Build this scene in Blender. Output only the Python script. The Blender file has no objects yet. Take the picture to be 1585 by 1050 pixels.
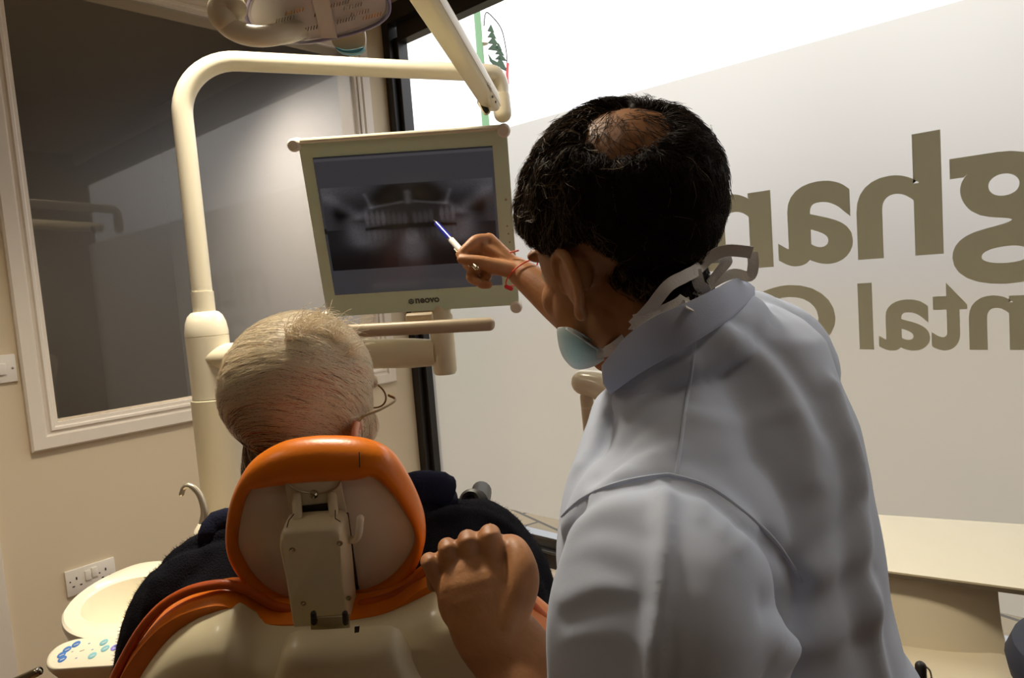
import bpy, bmesh, math, random
import numpy as np
from mathutils import Vector, Matrix, noise
from mathutils.bvhtree import BVHTree
rnd = random.Random(7)
scene = bpy.context.scene
COL = scene.collection
V = Vector

# ------------------------------------------------------------------ camera
F = 1078.0
YAW, PIT, ROL = .7304, .07745, -.07733
CAM = V((2.6, -2.19, 1.5))
fw = V((-math.sin(YAW)*math.cos(PIT), math.cos(YAW)*math.cos(PIT), -math.sin(PIT)))
rt = V((math.cos(YAW), math.sin(YAW), 0)); up = rt.cross(fw)
RT = rt*math.cos(ROL) + up*math.sin(ROL)
UP = -rt*math.sin(ROL) + up*math.cos(ROL)
cd = bpy.data.cameras.new('camera'); cam = bpy.data.objects.new('camera', cd); COL.objects.link(cam)
cd.sensor_width = 36; cd.lens = 36*F/1585; cd.clip_start = .02
cam.matrix_world = Matrix.Translation(CAM) @ Matrix((RT, UP, -fw)).transposed().to_4x4()
scene.camera = cam
scene.view_settings.view_transform = 'Standard'; scene.view_settings.look = 'None'
scene.view_settings.gamma = 1; scene.view_settings.exposure = 0.62
scene.view_settings.use_curve_mapping = False

# ------------------------------------------------------------------ world: bright overcast sky
w = bpy.data.worlds.new('sky'); scene.world = w; w.use_nodes = True
nt = w.node_tree; bg = nt.nodes['Background']
tc = nt.nodes.new('ShaderNodeTexCoord'); sp = nt.nodes.new('ShaderNodeSeparateXYZ')
nt.links.new(tc.outputs['Generated'], sp.inputs[0])
rp = nt.nodes.new('ShaderNodeValToRGB'); nt.links.new(sp.outputs['Z'], rp.inputs[0])
e = rp.color_ramp.elements
e[0].position = 0.0; e[0].color = (.2, .2, .22, 1)
e[1].position = .42; e[1].color = (1, 1, 1, 1)
q_ = e.new(.13); q_.color = (.5, .5, .52, 1)
nz = nt.nodes.new('ShaderNodeTexNoise'); nz.inputs['Scale'].default_value = 2.2; nz.inputs['Detail'].default_value = 5
nt.links.new(tc.outputs['Generated'], nz.inputs['Vector'])
mr = nt.nodes.new('ShaderNodeMapRange'); mr.inputs['From Min'].default_value = .35; mr.inputs['From Max'].default_value = .65
mr.inputs['To Min'].default_value = .82; mr.inputs['To Max'].default_value = 1.12
nt.links.new(nz.outputs['Fac'], mr.inputs['Value'])
vm = nt.nodes.new('ShaderNodeVectorMath'); vm.operation = 'SCALE'
nt.links.new(rp.outputs[0], vm.inputs[0]); nt.links.new(mr.outputs[0], vm.inputs['Scale'])
nt.links.new(vm.outputs[0], bg.inputs[0]); bg.inputs[1].default_value = 2.1

# ------------------------------------------------------------------ pixel ray helpers used to measure positions
def ray(px, py): return fw + RT*((px-792.5)/F) - UP*((py-525)/F)
def P(px, py, d): return CAM + ray(px, py)*d
class Plane:
    def __init__(s, o, n): s.o = o; s.n = n.normalized()
    def at(s, px, py, h=0.0):
        r = ray(px, py); t = (s.o+s.n*h-CAM).dot(s.n)/r.dot(s.n)
        return CAM + r*t

# ------------------------------------------------------------------ materials
def lin(c):
    return tuple(((x/255)/12.92 if x/255 <= .04045 else ((x/255+.055)/1.055)**2.4) for x in c) + (1,)
def mat(name, rgb, rough=.5, metal=0, var=0, vscale=8, bump=0, bscale=60, sss=0, coat=0, sheen=0, spec=.5, trans=0, emit=None, rgb2=None, ssr=(1,.35,.15), sscale=.01):
    m = bpy.data.materials.new(name); m.use_nodes = True; n = m.node_tree.nodes; l = m.node_tree.links
    b = n['Principled BSDF']; b.inputs['Base Color'].default_value = lin(rgb)
    b.inputs['Roughness'].default_value = rough; b.inputs['Metallic'].default_value = metal
    b.inputs['Specular IOR Level'].default_value = spec
    b.inputs['Coat Weight'].default_value = coat; b.inputs['Sheen Weight'].default_value = sheen
    b.inputs['Transmission Weight'].default_value = trans
    if sss:
        b.inputs['Subsurface Weight'].default_value = sss; b.inputs['Subsurface Radius'].default_value = ssr
        b.inputs['Subsurface Scale'].default_value = sscale
    t = n.new('ShaderNodeTexCoord')
    if var or rgb2:
        z = n.new('ShaderNodeTexNoise'); z.inputs['Scale'].default_value = vscale; z.inputs['Detail'].default_value = 4
        l.new(t.outputs['Object'], z.inputs['Vector'])
        x = n.new('ShaderNodeMix'); x.data_type = 'RGBA'
        a = lin(rgb); c2 = lin(rgb2) if rgb2 else tuple(v*(1-var) for v in a[:3])+(1,)
        x.inputs['A'].default_value = a; x.inputs['B'].default_value = c2
        q = n.new('ShaderNodeMapRange'); q.inputs['From Min'].default_value = .35; q.inputs['From Max'].default_value = .65
        l.new(z.outputs['Fac'], q.inputs['Value']); l.new(q.outputs[0], x.inputs['Factor'])
        l.new(x.outputs['Result'], b.inputs['Base Color'])
    if bump:
        z2 = n.new('ShaderNodeTexNoise'); z2.inputs['Scale'].default_value = bscale; z2.inputs['Detail'].default_value = 3
        l.new(t.outputs['Object'], z2.inputs['Vector'])
        bn = n.new('ShaderNodeBump'); bn.inputs['Strength'].default_value = bump; bn.inputs['Distance'].default_value = .002
        l.new(z2.outputs['Fac'], bn.inputs['Height']); l.new(bn.outputs[0], b.inputs['Normal'])
    if emit:
        b.inputs['Emission Color'].default_value = lin(emit[0]); b.inputs['Emission Strength'].default_value = emit[1]
    return m
M = {}
M['wall'] = mat('wall_paint', (222, 206, 178), .75, var=.04, vscale=1.5, bump=.05, bscale=300)
M['ceil'] = mat('ceiling_paint', (214, 200, 178), .8)
M['casing'] = mat('casing_gloss', (236, 226, 212), .35, var=.03, vscale=9)
M['black'] = mat('black_frame', (26, 20, 17), .4, var=.3, vscale=30, bump=.1)
M['alu'] = mat('aluminium', (112, 114, 116), .4, metal=.9)
M['floor'] = mat('brown_vinyl', (120, 88, 58), .5, var=.3, vscale=5)
M['cream'] = mat('cream_enamel', (238, 230, 206), .28, coat=.3, var=.02)
M['cream2'] = mat('cream_plastic', (226, 214, 184), .38, var=.03)
M['shell'] = mat('shell_plastic', (224, 212, 176), .36, var=.03, coat=.15)
M['white'] = mat('white_plastic', (238, 232, 222), .35)
M['panel'] = mat('headrest_panel', (236, 224, 206), .3, coat=.25, var=.03)
M['orange'] = mat('orange_vinyl', (232, 124, 14), .34, var=.1, vscale=14, bump=.12, bscale=220, spec=.45)
M['orange2'] = mat('orange_piping', (206, 88, 10), .42, var=.25, vscale=20, bump=.15, bscale=200)
M['dark'] = mat('dark_slot', (40, 32, 24), .6)
M['chrome'] = mat('chrome', (190, 182, 160), .22, metal=1)
M['steel'] = mat('steel_tube', (196, 186, 166), .3, metal=.75)
M['bezel'] = mat('bezel_green_grey', (222, 238, 212), .4, var=.02)
M['knob'] = mat('bumper_cream', (232, 222, 208), .45)
M['barm'] = mat('handle_taupe', (176, 160, 134), .4)
M['rubber'] = mat('black_rubber', (30, 27, 24), .5)
M['blue'] = mat('blue_grip', (84, 160, 184), .4)
M['green'] = mat('lamp_post_green', (122, 165, 122), .5)
M['dgreen'] = mat('dark_green_foil', (58, 84, 60), .6, var=.3, vscale=3)
M['redl'] = mat('red_tinsel', (190, 70, 70), .6)
M['navy'] = mat('navy_blue', (40, 44, 60), .7)

# ------------------------------------------------------------------ mesh builder
def bm_vf(bm):
    bm.verts.index_update()
    r = ([v.co.copy() for v in bm.verts], [[v.index for v in f.verts] for f in bm.faces]); bm.free(); return r
class MB:
    def __init__(s): s.v = []; s.f = []
    def add(s, vf):
        k = len(s.v); s.v += [V(x) for x in vf[0]]; s.f += [[i+k for i in f] for f in vf[1]]; return s
    def obj(s, name, m, parent=None, smooth=True, angle=35, props=None):
        return mk(name, (s.v, s.f), m, parent, smooth, angle, props)
def setp(o, label=None, cat=None, group=None, kind=None):
    if label: o['label'] = label
    if cat: o['category'] = cat
    if group: o['group'] = group
    if kind: o['kind'] = kind
    return o
def mk(name, vf, m, parent=None, smooth=True, angle=35, props=None):
    off = V((0, 0, 0)); q = parent
    while q is not None: off += q.location; q = q.parent
    vs = vf[0]
    if parent is None:
        lo = V((min(v[0] for v in vs), min(v[1] for v in vs), min(v[2] for v in vs)))
        hi = V((max(v[0] for v in vs), max(v[1] for v in vs), max(v[2] for v in vs)))
        off = V(((lo.x+hi.x)/2, (lo.y+hi.y)/2, lo.z))
    me = bpy.data.meshes.new(name); me.from_pydata([V(v)-off for v in vs], [], vf[1])
    b = bmesh.new(); b.from_mesh(me); bmesh.ops.recalc_face_normals(b, faces=b.faces); b.to_mesh(me); b.free()
    if m: me.materials.append(m)
    o = bpy.data.objects.new(name, me); COL.objects.link(o)
    if parent is None: o.location = off
    else: o.parent = parent
    if smooth:
        me.polygons.foreach_set('use_smooth', [True]*len(me.polygons))
        me.set_sharp_from_angle(angle=math.radians(angle))
    if props: setp(o, **props)
    return o
def thing(name, loc, label, cat, group=None):
    o = bpy.data.objects.new(name, None); COL.objects.link(o); o.location = loc; o.empty_display_size = .1
    return setp(o, label, cat, group)
def box(lo, hi, bev=0, seg=2):
    bm = bmesh.new(); bmesh.ops.create_cube(bm, size=1)
    for v in bm.verts: v.co = V([lo[i] + (v.co[i]+.5)*(hi[i]-lo[i]) for i in range(3)])
    if bev: bmesh.ops.bevel(bm, geom=bm.edges[:], offset=bev, segments=seg, affect='EDGES', profile=.5)
    return bm_vf(bm)
def obox(c, ax, ay, az, sx, sy, sz, bev=0, seg=3):
    v, f = box((-sx/2, -sy/2, -sz/2), (sx/2, sy/2, sz/2), bev, seg)
    return [c + ax*p.x + ay*p.y + az*p.z for p in v], f
def catmull(pts, n=8, closed=False):
    pts = [V(p) for p in pts]; out = []; N = len(pts)
    rng = range(N) if closed else range(N-1)
    for i in rng:
        if closed: a, b, c, d = pts[i-1], pts[i], pts[(i+1) % N], pts[(i+2) % N]
        else: a, b, c, d = pts[max(i-1, 0)], pts[i], pts[i+1], pts[min(i+2, N-1)]
        for k in range(n):
            t = k/n
            out.append(.5*((2*b) + (c-a)*t + (2*a-5*b+4*c-d)*t*t + (3*b-a-3*c+d)*t**3))
    if not closed: out.append(pts[-1])
    return out
def tube(pts, r, n=12, caps=True, flat=1.0, upv=None, closed=False, power=2.0):
    """sweep; r number / list of numbers / list of (ra, rb); upv fixes the section's b axis"""
    pts = [V(p) for p in pts]; N = len(pts); vs = []; fs = []
    tang = []
    for i in range(N):
        a = pts[i-1] if (i > 0 or closed) else pts[i]; b = pts[(i+1) % N] if (i < N-1 or closed) else pts[i]
        tang.append((b-a).normalized())
    nrm = (upv or (V((0, 0, 1)) if abs(tang[0].z) < .9 else V((1, 0, 0))))
    for i in range(N):
        t = tang[i]; ref = upv if upv else nrm
        nrm = (ref - t*ref.dot(t)).normalized(); bi = t.cross(nrm)
        rr = r[i] if isinstance(r, (list, tuple)) else r
        ra, rb = rr if isinstance(rr, (list, tuple)) else (rr, rr*flat)
        for k in range(n):
            a = 2*math.pi*k/n; c, s_ = math.cos(a), math.sin(a)
            if power != 2:
                c = math.copysign(abs(c)**(2/power), c); s_ = math.copysign(abs(s_)**(2/power), s_)
            vs.append(pts[i] + bi*(c*ra) + nrm*(s_*rb))
    M_ = N if closed else N-1
    for i in range(M_):
        for k in range(n):
            a = i*n+k; b = i*n+(k+1) % n; j = ((i+1) % N)*n
            fs.append([a, b, j+(k+1) % n, j+k])
    if caps and not closed:
        fs.append(list(range(n))[::-1]); fs.append([(N-1)*n+k for k in range(n)])
    return vs, fs
def rtube(pts, r, n=12, **k):
    """tube with rounded ends"""
    pts = [V(p) for p in pts]; R = r if isinstance(r, list) else [r]*len(pts)
    R = [x if isinstance(x, (tuple, list)) else (x, x) for x in R]
    if len(R) > 8:
        for _ in range(8): R = [R[0]] + [((R[i-1][0]+R[i][0]*2+R[i+1][0])/4, (R[i-1][1]+R[i][1]*2+R[i+1][1])/4) for i in range(1, len(R)-1)] + [R[-1]]
    d0 = (pts[0]-pts[1]).normalized(); d1 = (pts[-1]-pts[-2]).normalized()
    P0, R0, P1, R1 = [], [], [], []
    for a in (80, 60, 40, 20):
        c, s_ = math.cos(math.radians(a)), math.sin(math.radians(a))
        m0 = min(R[0]); m1 = min(R[-1])
        P0.append(pts[0]+d0*m0*s_); R0.append((R[0][0]-m0*(1-c), R[0][1]-m0*(1-c)))
        P1.insert(0, pts[-1]+d1*m1*s_); R1.insert(0, (R[-1][0]-m1*(1-c), R[-1][1]-m1*(1-c)))
    return tube(P0+pts+P1, R0+R+R1, n, **k)
def lathe(c, axis, prof, n=32, ref=None):
    """prof: (radius, height) along axis"""
    az = axis.normalized(); ax = (ref or (V((1, 0, 0)) if abs(az.x) < .8 else V((0, 1, 0)))); ax = (ax-az*ax.dot(az)).normalized(); ay = az.cross(ax)
    vs = []; fs = []
    for (r, h) in prof:
        for k in range(n):
            a = 2*math.pi*k/n; vs.append(c + az*h + (ax*math.cos(a)+ay*math.sin(a))*max(r, 1e-5))
    for i in range(len(prof)-1):
        for k in range(n): fs.append([i*n+k, i*n+(k+1) % n, (i+1)*n+(k+1) % n, (i+1)*n+k])
    fs.append(list(range(n))[::-1]); fs.append([(len(prof)-1)*n+k for k in range(n)])
    return vs, fs
def sphere(c, r, sc=(1, 1, 1), n=16, axes=None):
    bm = bmesh.new(); bmesh.ops.create_uvsphere(bm, u_segments=n*2, v_segments=n, radius=1)
    A = axes or (V((1, 0, 0)), V((0, 1, 0)), V((0, 0, 1)))
    for v in bm.verts: v.co = c + A[0]*(v.co.x*r*sc[0]) + A[1]*(v.co.y*r*sc[1]) + A[2]*(v.co.z*r*sc[2])
    return bm_vf(bm)
def slab(outline, nvec, th, bev=0, seg=3):
    """closed outline (world points, roughly planar) extruded by nvec*th, rim bevelled"""
    bm = bmesh.new(); vs = [bm.verts.new(p) for p in outline]; f = bm.faces.new(vs)
    r = bmesh.ops.extrude_face_region(bm, geom=[f]); nv = [g for g in r['geom'] if isinstance(g, bmesh.types.BMVert)]
    for v in nv: v.co += nvec*th
    if bev:
        ed = [e_ for e_ in bm.edges if all(len(f_.verts) > 4 for f_ in e_.link_faces) or any(len(f_.verts) > 4 for f_ in e_.link_faces)]
        bmesh.ops.bevel(bm, geom=ed, offset=bev, segments=seg, affect='EDGES', profile=.5, clamp_overlap=True)
    return bm_vf(bm)
def dome(outline, c, nvec, h, rings=6, back=None):
    """outline filled by rings shrinking to the centre, bulging by h along nvec; closed at the back"""
    n = len(outline); vs = []; fs = []
    for i in range(rings):
        t = i/rings; b = math.sqrt(max(0, 1-(1-t)**2)) if False else (1-(1-t)**2)
        for p in outline: vs.append(p.lerp(c, t) + nvec*(h*b))
    vs.append(c+nvec*h)
    for i in range(rings-1):
        for k in range(n): fs.append([i*n+k, i*n+(k+1) % n, (i+1)*n+(k+1) % n, (i+1)*n+k])
    L = (rings-1)*n
    for k in range(n): fs.append([L+k, L+(k+1) % n, len(vs)-1])
    if back:
        k0 = len(vs); vs += [p - nvec*back for p in outline]
        for k in range(n): fs.append([k, k0+k, k0+(k+1) % n, (k+1) % n])
        fs.append([k0+k for k in range(n)])
    return vs, fs
def text_vf(s, size, o, ax, ay, az, depth=.0004, offset=0, fit=None, mirror=False):
    cu = bpy.data.curves.new('t', 'FONT'); cu.body = s; cu.size = size; cu.extrude = depth; cu.offset = offset; cu.resolution_u = 6
    ob = bpy.data.objects.new('t', cu); COL.objects.link(ob)
    dg = bpy.context.evaluated_depsgraph_get(); me = bpy.data.meshes.new_from_object(ob.evaluated_get(dg))
    vs = [v.co.copy() for v in me.vertices]; fs = [list(p.vertices) for p in me.polygons]
    bpy.data.objects.remove(ob); bpy.data.curves.remove(cu); bpy.data.meshes.remove(me)
    x0 = min(v.x for v in vs); x1 = max(v.x for v in vs); y0 = min(v.y for v in vs); y1 = max(v.y for v in vs)
    out = []
    for v in vs:
        x, y = v.x, v.y
        if fit: x = (x-x0)/(x1-x0)*fit[0]; y = (y-y0)/(y1-y0)*fit[1]
        if mirror: x = (fit[0] if fit else x1) - x
        out.append(o + ax*x + ay*y + az*v.z)
    return out, fs
def remesh(parts, voxel, smooth=4, factor=.5):
    """union of closed shapes as one continuous skin"""
    mb = MB()
    for p in parts: mb.add(p)
    me = bpy.data.meshes.new('t'); me.from_pydata(mb.v, [], mb.f)
    b = bmesh.new(); b.from_mesh(me); bmesh.ops.recalc_face_normals(b, faces=b.faces); b.to_mesh(me); b.free()
    ob = bpy.data.objects.new('t', me); COL.objects.link(ob)
    r = ob.modifiers.new('r', 'REMESH'); r.mode = 'VOXEL'; r.voxel_size = voxel
    if smooth:
        s = ob.modifiers.new('s', 'SMOOTH'); s.iterations = smooth; s.factor = factor
    dg = bpy.context.evaluated_depsgraph_get(); m2 = bpy.data.meshes.new_from_object(ob.evaluated_get(dg))
    n = len(m2.vertices); co = np.empty(n*3, 'f'); m2.vertices.foreach_get('co', co)
    nn = np.empty(n*3, 'f'); m2.vertices.foreach_get('normal', nn)
    fs = [list(p.vertices) for p in m2.polygons]
    bpy.data.objects.remove(ob); bpy.data.meshes.remove(me); bpy.data.meshes.remove(m2)
    return co.reshape(-1, 3), nn.reshape(-1, 3), fs

# ================================================================== THE ROOM
X1, Y0, ZC = 4.4, -4.2, 2.95
M['backwall'] = mat('back_wall_paint', (120, 102, 80), .8)
def struct(name, vf, m, parent=None, **k): return mk(name, vf, m, parent, props=(dict(kind='structure') if parent is None else None), **k)
struct('floor', box((-.05, Y0-.1, -.1), (X1+.1, .0, 0)), M['floor'], smooth=False)
struct('ceiling', box((-.15, Y0-.1, ZC), (X1+.1, .12, ZC+.1)), M['ceil'], smooth=False)
struct('wall_right', box((X1, Y0, 0), (X1+.1, .1, ZC)), M['backwall'], smooth=False)
struct('wall_back', box((-.1, Y0-.1, 0), (X1+.1, Y0, ZC)), M['backwall'], smooth=False)
# left wall with its opening
gy0, gy1, gz0, gz1 = -1.522, -.215, 1.168, 2.60
mb = MB()
for lo, hi in (((-.12, Y0, 0), (0, gy0, ZC)), ((-.12, gy1, 0), (0, .1, ZC)), ((-.12, gy0, 0), (0, gy1, gz0)), ((-.12, gy0, gz1), (0, gy1, ZC))):
    mb.add(box(lo, hi))
struct('wall_left', (mb.v, mb.f), M['wall'], smooth=False)
# window wall: low wall and lintel around the shop window
mb = MB()
mb.add(box((0, .0, 0), (X1, .12, .20))).add(box((0, .0, 2.82), (X1, .12, ZC)))
struct('wall_window', (mb.v, mb.f), M['wall'], smooth=False)
struct('trim_1', box((0, -2.35, 0), (.03, -1.713, ZC-.01), .004), M['casing'])

# ---- internal window in the left wall
win1 = thing('window_1', (0, (gy0+gy1)/2, gz0), None, None); win1['kind'] = 'structure'
def casing(y0, y1, z0, z1, w):
    """moulded casing swept round a rectangle: (offset outward, projection)"""
    prof = [(-.004, -.02), (-.004, .010), (.006, .012), (.010, .018), (.018, .020), (.023, .014), (.030, .013), (.036, .020), (w-.006, .022), (w, .017), (w, 0)]
    vs = []; fs = []; n = len(prof)
    for (sy, sz, y, z) in ((-1, -1, y0, z0), (1, -1, y1, z0), (1, 1, y1, z1), (-1, 1, y0, z1)):
        for (o_, h) in prof: vs.append(V((h, y+sy*o_, z+sz*o_)))
    for i in range(4):
        for k in range(n-1):
            a = i*n+k; b = ((i+1) % 4)*n+k; fs.append([a, b, b+1, a+1])
    return vs, fs
mk('casing', casing(gy0, gy1, gz0, gz1, .078), M['casing'], win1, angle=25)
gm = bpy.data.materials.new('smoked_glass'); gm.use_nodes = True; n = gm.node_tree.nodes; l = gm.node_tree.links; n.clear()
out = n.new('ShaderNodeOutputMaterial'); mix = n.new('ShaderNodeMixShader'); tr = n.new('ShaderNodeBsdfTransparent'); gl = n.new('ShaderNodeBsdfGlossy'); mix2 = n.new('ShaderNodeMixShader'); gl2 = n.new('ShaderNodeBsdfGlossy')
tr.inputs[0].default_value = (.55, .53, .50, 1); gl.inputs['Roughness'].default_value = .02; gl.inputs['Color'].default_value = (1, .94, .84, 1)
gl2.inputs['Roughness'].default_value = .33; gl2.inputs['Color'].default_value = (1, .95, .88, 1)
mix2.inputs[0].default_value = .7; l.new(gl.outputs[0], mix2.inputs[1]); l.new(gl2.outputs[0], mix2.inputs[2])
lw = n.new('ShaderNodeFresnel'); lw.inputs['IOR'].default_value = 2.25
ge = n.new('ShaderNodeNewGeometry'); mu = n.new('ShaderNodeMath'); mu.operation = 'SUBTRACT'; mu.inputs[0].default_value = 1; l.new(ge.outputs['Backfacing'], mu.inputs[1])
mv = n.new('ShaderNodeMath'); mv.operation = 'MULTIPLY'; l.new(lw.outputs[0], mv.inputs[0]); l.new(mu.outputs[0], mv.inputs[1])
l.new(mv.outputs[0], mix.inputs[0]); l.new(tr.outputs[0], mix.inputs[1]); l.new(mix2.outputs[0], mix.inputs[2]); l.new(mix.outputs[0], out.inputs[0])
M['smoked'] = gm
mk('glass_pane', box((-.012, gy0-.003, gz0-.003), (-.006, gy1+.003, gz1+.003)), gm, win1, smooth=False)
# dark room behind the internal window
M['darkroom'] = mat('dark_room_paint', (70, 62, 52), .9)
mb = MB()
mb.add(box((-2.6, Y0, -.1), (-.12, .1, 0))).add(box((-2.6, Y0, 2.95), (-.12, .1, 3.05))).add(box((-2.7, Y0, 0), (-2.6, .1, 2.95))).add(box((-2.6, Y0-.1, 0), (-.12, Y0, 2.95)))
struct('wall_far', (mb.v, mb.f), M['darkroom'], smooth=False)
struct('wall_end', box((-2.6, .0, 0), (-.12, .1, 2.95)), mat('glow_grey', (176, 174, 172), .9), smooth=False)  # paler than the room's other walls, to put a glow behind the glass

# ---- shop window: black frame, glass, frosted film with reversed lettering
win2 = thing('window_2', (X1/2, .04, .2), None, None); win2['kind'] = 'structure'
wz0, wz1 = .42, 2.66
mb = MB()
mb.add(box((.0, -.03, .2), (.045, .03, 2.82), .003)).add(box((.045, .0, wz0), (.072, .06, wz1+.02), .003))
mb.add(box((.045, -.03, 2.74), (X1, .03, 2.82), .003)).add(box((.072, .0, wz1), (X1, .06, 2.745), .003))
mb.add(box((.045, -.012, .30), (X1, .06, .372), .003))
mk('frame', (mb.v, mb.f), M['black'], win2, smooth=False)
mb = MB(); mb.add(box((.045, .0, .418), (X1, .06, .428), .002)).add(box((.045, .012, .372), (X1, .06, .418))).add(box((.045, -.02, .366), (X1, -.0, .378), .002))
mk('bottom_rail', (mb.v, mb.f), M['alu'], win2, smooth=False)
mb = MB(); mb.add(box((.0, -.07, .235), (X1, .02, .30), .004))
mk('sill', (mb.v, mb.f), M['casing'], win2)
mb = MB(); mb.add(box((.0, -.02, .2), (X1, .03, .235), .003))
mk('lower_strip', (mb.v, mb.f), M['black'], win2, smooth=False)
cg = bpy.data.materials.new('clear_glass'); cg.use_nodes = True; n = cg.node_tree.nodes; l = cg.node_tree.links; n.clear()
out = n.new('ShaderNodeOutputMaterial'); mix = n.new('ShaderNodeMixShader'); tr = n.new('ShaderNodeBsdfTransparent'); gl = n.new('ShaderNodeBsdfGlossy'); lw = n.new('ShaderNodeFresnel')
gl.inputs['Roughness'].default_value = .0
lw.inputs['IOR'].default_value = 1.35
ge = n.new('ShaderNodeNewGeometry'); mu = n.new('ShaderNodeMath'); mu.operation = 'SUBTRACT'; mu.inputs[0].default_value = 1; l.new(ge.outputs['Backfacing'], mu.inputs[1])
mv = n.new('ShaderNodeMath'); mv.operation = 'MULTIPLY'; l.new(lw.outputs[0], mv.inputs[0]); l.new(mu.outputs[0], mv.inputs[1])
l.new(mv.outputs[0], mix.inputs[0]); l.new(tr.outputs[0], mix.inputs[1]); l.new(gl.outputs[0], mix.inputs[2]); l.new(mix.outputs[0], out.inputs[0])
mk('glass_pane', box((.06, .040, wz0-.005), (X1, .044, wz1+.005)), cg, win2, smooth=False)
def film_mat(name, tint, rough, wr, wt, wd):
    m = bpy.data.materials.new(name); m.use_nodes = True; n = m.node_tree.nodes; l = m.node_tree.links; n.clear()
    out = n.new('ShaderNodeOutputMaterial'); a = n.new('ShaderNodeMixShader'); b = n.new('ShaderNodeMixShader')
    r = n.new('ShaderNodeBsdfRefraction'); r.inputs['IOR'].default_value = 1.12; r.inputs['Roughness'].default_value = rough; r.inputs[0].default_value = tint
    t = n.new('ShaderNodeBsdfTranslucent'); t.inputs[0].default_value = tint
    d = n.new('ShaderNodeBsdfDiffuse'); d.inputs[0].default_value = (tint[0]*.8, tint[1]*.76, tint[2]*.68, 1)
    a.inputs[0].default_value = wr/(wr+wt); l.new(t.outputs[0], a.inputs[1]); l.new(r.outputs[0], a.inputs[2])
    b.inputs[0].default_value = wd; l.new(a.outputs[0], b.inputs[1]); l.new(d.outputs[0], b.inputs[2]); l.new(b.outputs[0], out.inputs[0])
    return m
M['film'] = film_mat('frosted_film', (.80, .775, .715, 1), .65, .6, .4, .40)
M['film2'] = film_mat('lettering_vinyl', (.68, .66, .555, 1), .65, .6, .4, .40)
film = mk('frosted_film', ([V((.066, .0385, .50)), V((X1, .0385, .50)), V((X1, .0385, 2.15)), V((.066, .0385, 2.15))], [[0, 1, 2, 3]]), M['film'], win2, smooth=False)
mb = MB()
AX, AZ, AN = V((1, 0, 0)), V((0, 0, 1)), V((0, -1, 0))
def glyph(ch, x0, x1, z0, z1, off=.022):
    mb.add(text_vf(ch, 1, V((x0, .0375, z0)), AX, AZ, AN, .0001, off, fit=(x1-x0, z1-z0), mirror=True))
XR = 0.2; DL = 60
LETTERS = [('m', 1.36, 1.747, 1.493, 1.740), ('a', 1.764, 1.985, 1.489, 1.740), ('h', 1.997, 2.215, 1.494, 1.829), ('g', 2.234, 2.47, 1.403, 1.746),
           ('C', 1.70, 1.927, 1.222, 1.432), ('l', 1.992, 2.031, 1.228, 1.425), ('a', 2.045, 2.176, 1.225, 1.372), ('t', 2.180, 2.266, 1.226, 1.414), ('n', 2.269, 2.40, 1.228, 1.374)]
for ch, x0, x1, z0, z1 in LETTERS: glyph(ch, x0, x1, z0, z1)
mk('lettering', (mb.v, mb.f), M['film2'], film, smooth=False, props=dict(label='grey mirrored letters on the frosted film'))
# ---- ceiling downlights: fittings that stand barely lit, their beams added to brighten the room
for k, (x, y) in enumerate(((1.35, -1.5), (1.0, -3.1), (3.4, -1.0), (3.2, -3.1))):
    t = thing('ceiling_downlight', (x, y, ZC), ('round recessed ceiling downlight %s' % ('near the corner by the internal window', 'over the left wall behind the patient', 'near the shop window behind the dentist', 'at the back right of the ceiling')[k]), 'light', 'recessed ceiling downlights')
    mk('trim_ring', lathe(V((x, y, ZC)), V((0, 0, -1)), [(.05, 0), (.05, .006), (.04, .008), (.038, .002)], 32), M['white'], t)
    ld = bpy.data.lights.new('downlight', 'SPOT'); ld.energy = DL*(2.9, .35, .35, .08)[k]; ld.color = (1, .89, .72); ld.spot_size = math.radians((112, 150, 140, 150)[k]); ld.spot_blend = (1, .8, .8, .8)[k]; ld.shadow_soft_size = .18
    lo = bpy.data.objects.new('downlight', ld); COL.objects.link(lo); lo.parent = t; lo.location = (0, 0, -.02)
t = thing('ceiling_downlight', (-.85, -.6, 2.95), 'added fill light in the room behind the internal window', 'light', 'recessed ceiling downlights')  # invented lamp, added to brighten the end wall seen through the pane
mk('trim_ring', lathe(V((-.85, -.6, 2.95)), V((0, 0, -1)), [(.05, 0), (.05, .006), (.04, .008), (.038, .002)], 32), M['white'], t)
ld = bpy.data.lights.new('downlight', 'SPOT'); ld.energy = 420; ld.color = (1, .95, .9); ld.spot_size = math.radians(140); ld.spot_blend = 1; ld.shadow_soft_size = .08
lo = bpy.data.objects.new('downlight', ld); COL.objects.link(lo); lo.parent = t; lo.location = (0, 0, -.02)
# ---- outside: paving and lamp post with a tree decoration
pm = bpy.data.materials.new('brick_paving'); pm.use_nodes = True; n = pm.node_tree.nodes; l = pm.node_tree.links
b = n['Principled BSDF']; b.inputs['Roughness'].default_value = .85
tc = n.new('ShaderNodeTexCoord'); mp = n.new('ShaderNodeMapping'); mp.inputs['Rotation'].default_value = (0, 0, .3); br = n.new('ShaderNodeTexBrick')
br.inputs['Scale'].default_value = 1; br.inputs['Brick Width'].default_value = .42; br.inputs['Row Height'].default_value = .2; br.inputs['Mortar Size'].default_value = .012
br.inputs['Color1'].default_value = lin((112, 98, 74)); br.inputs['Color2'].default_value = lin((96, 86, 66)); br.inputs['Mortar'].default_value = lin((50, 44, 34))
l.new(tc.outputs['Object'], mp.inputs[0]); l.new(mp.outputs[0], br.inputs['Vector']); l.new(br.outputs['Color'], b.inputs['Base Color'])
struct('ground_outside', box((-30, .12, -.2), (40, 45, -.05)), pm, smooth=False)
gp = P(747, 130, 9.0); base = V((gp.x, gp.y, -.05))
t = thing('street_lamp_post', base, 'pale green lamp post outside, seen above the frosted film', 'lamp post')
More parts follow.
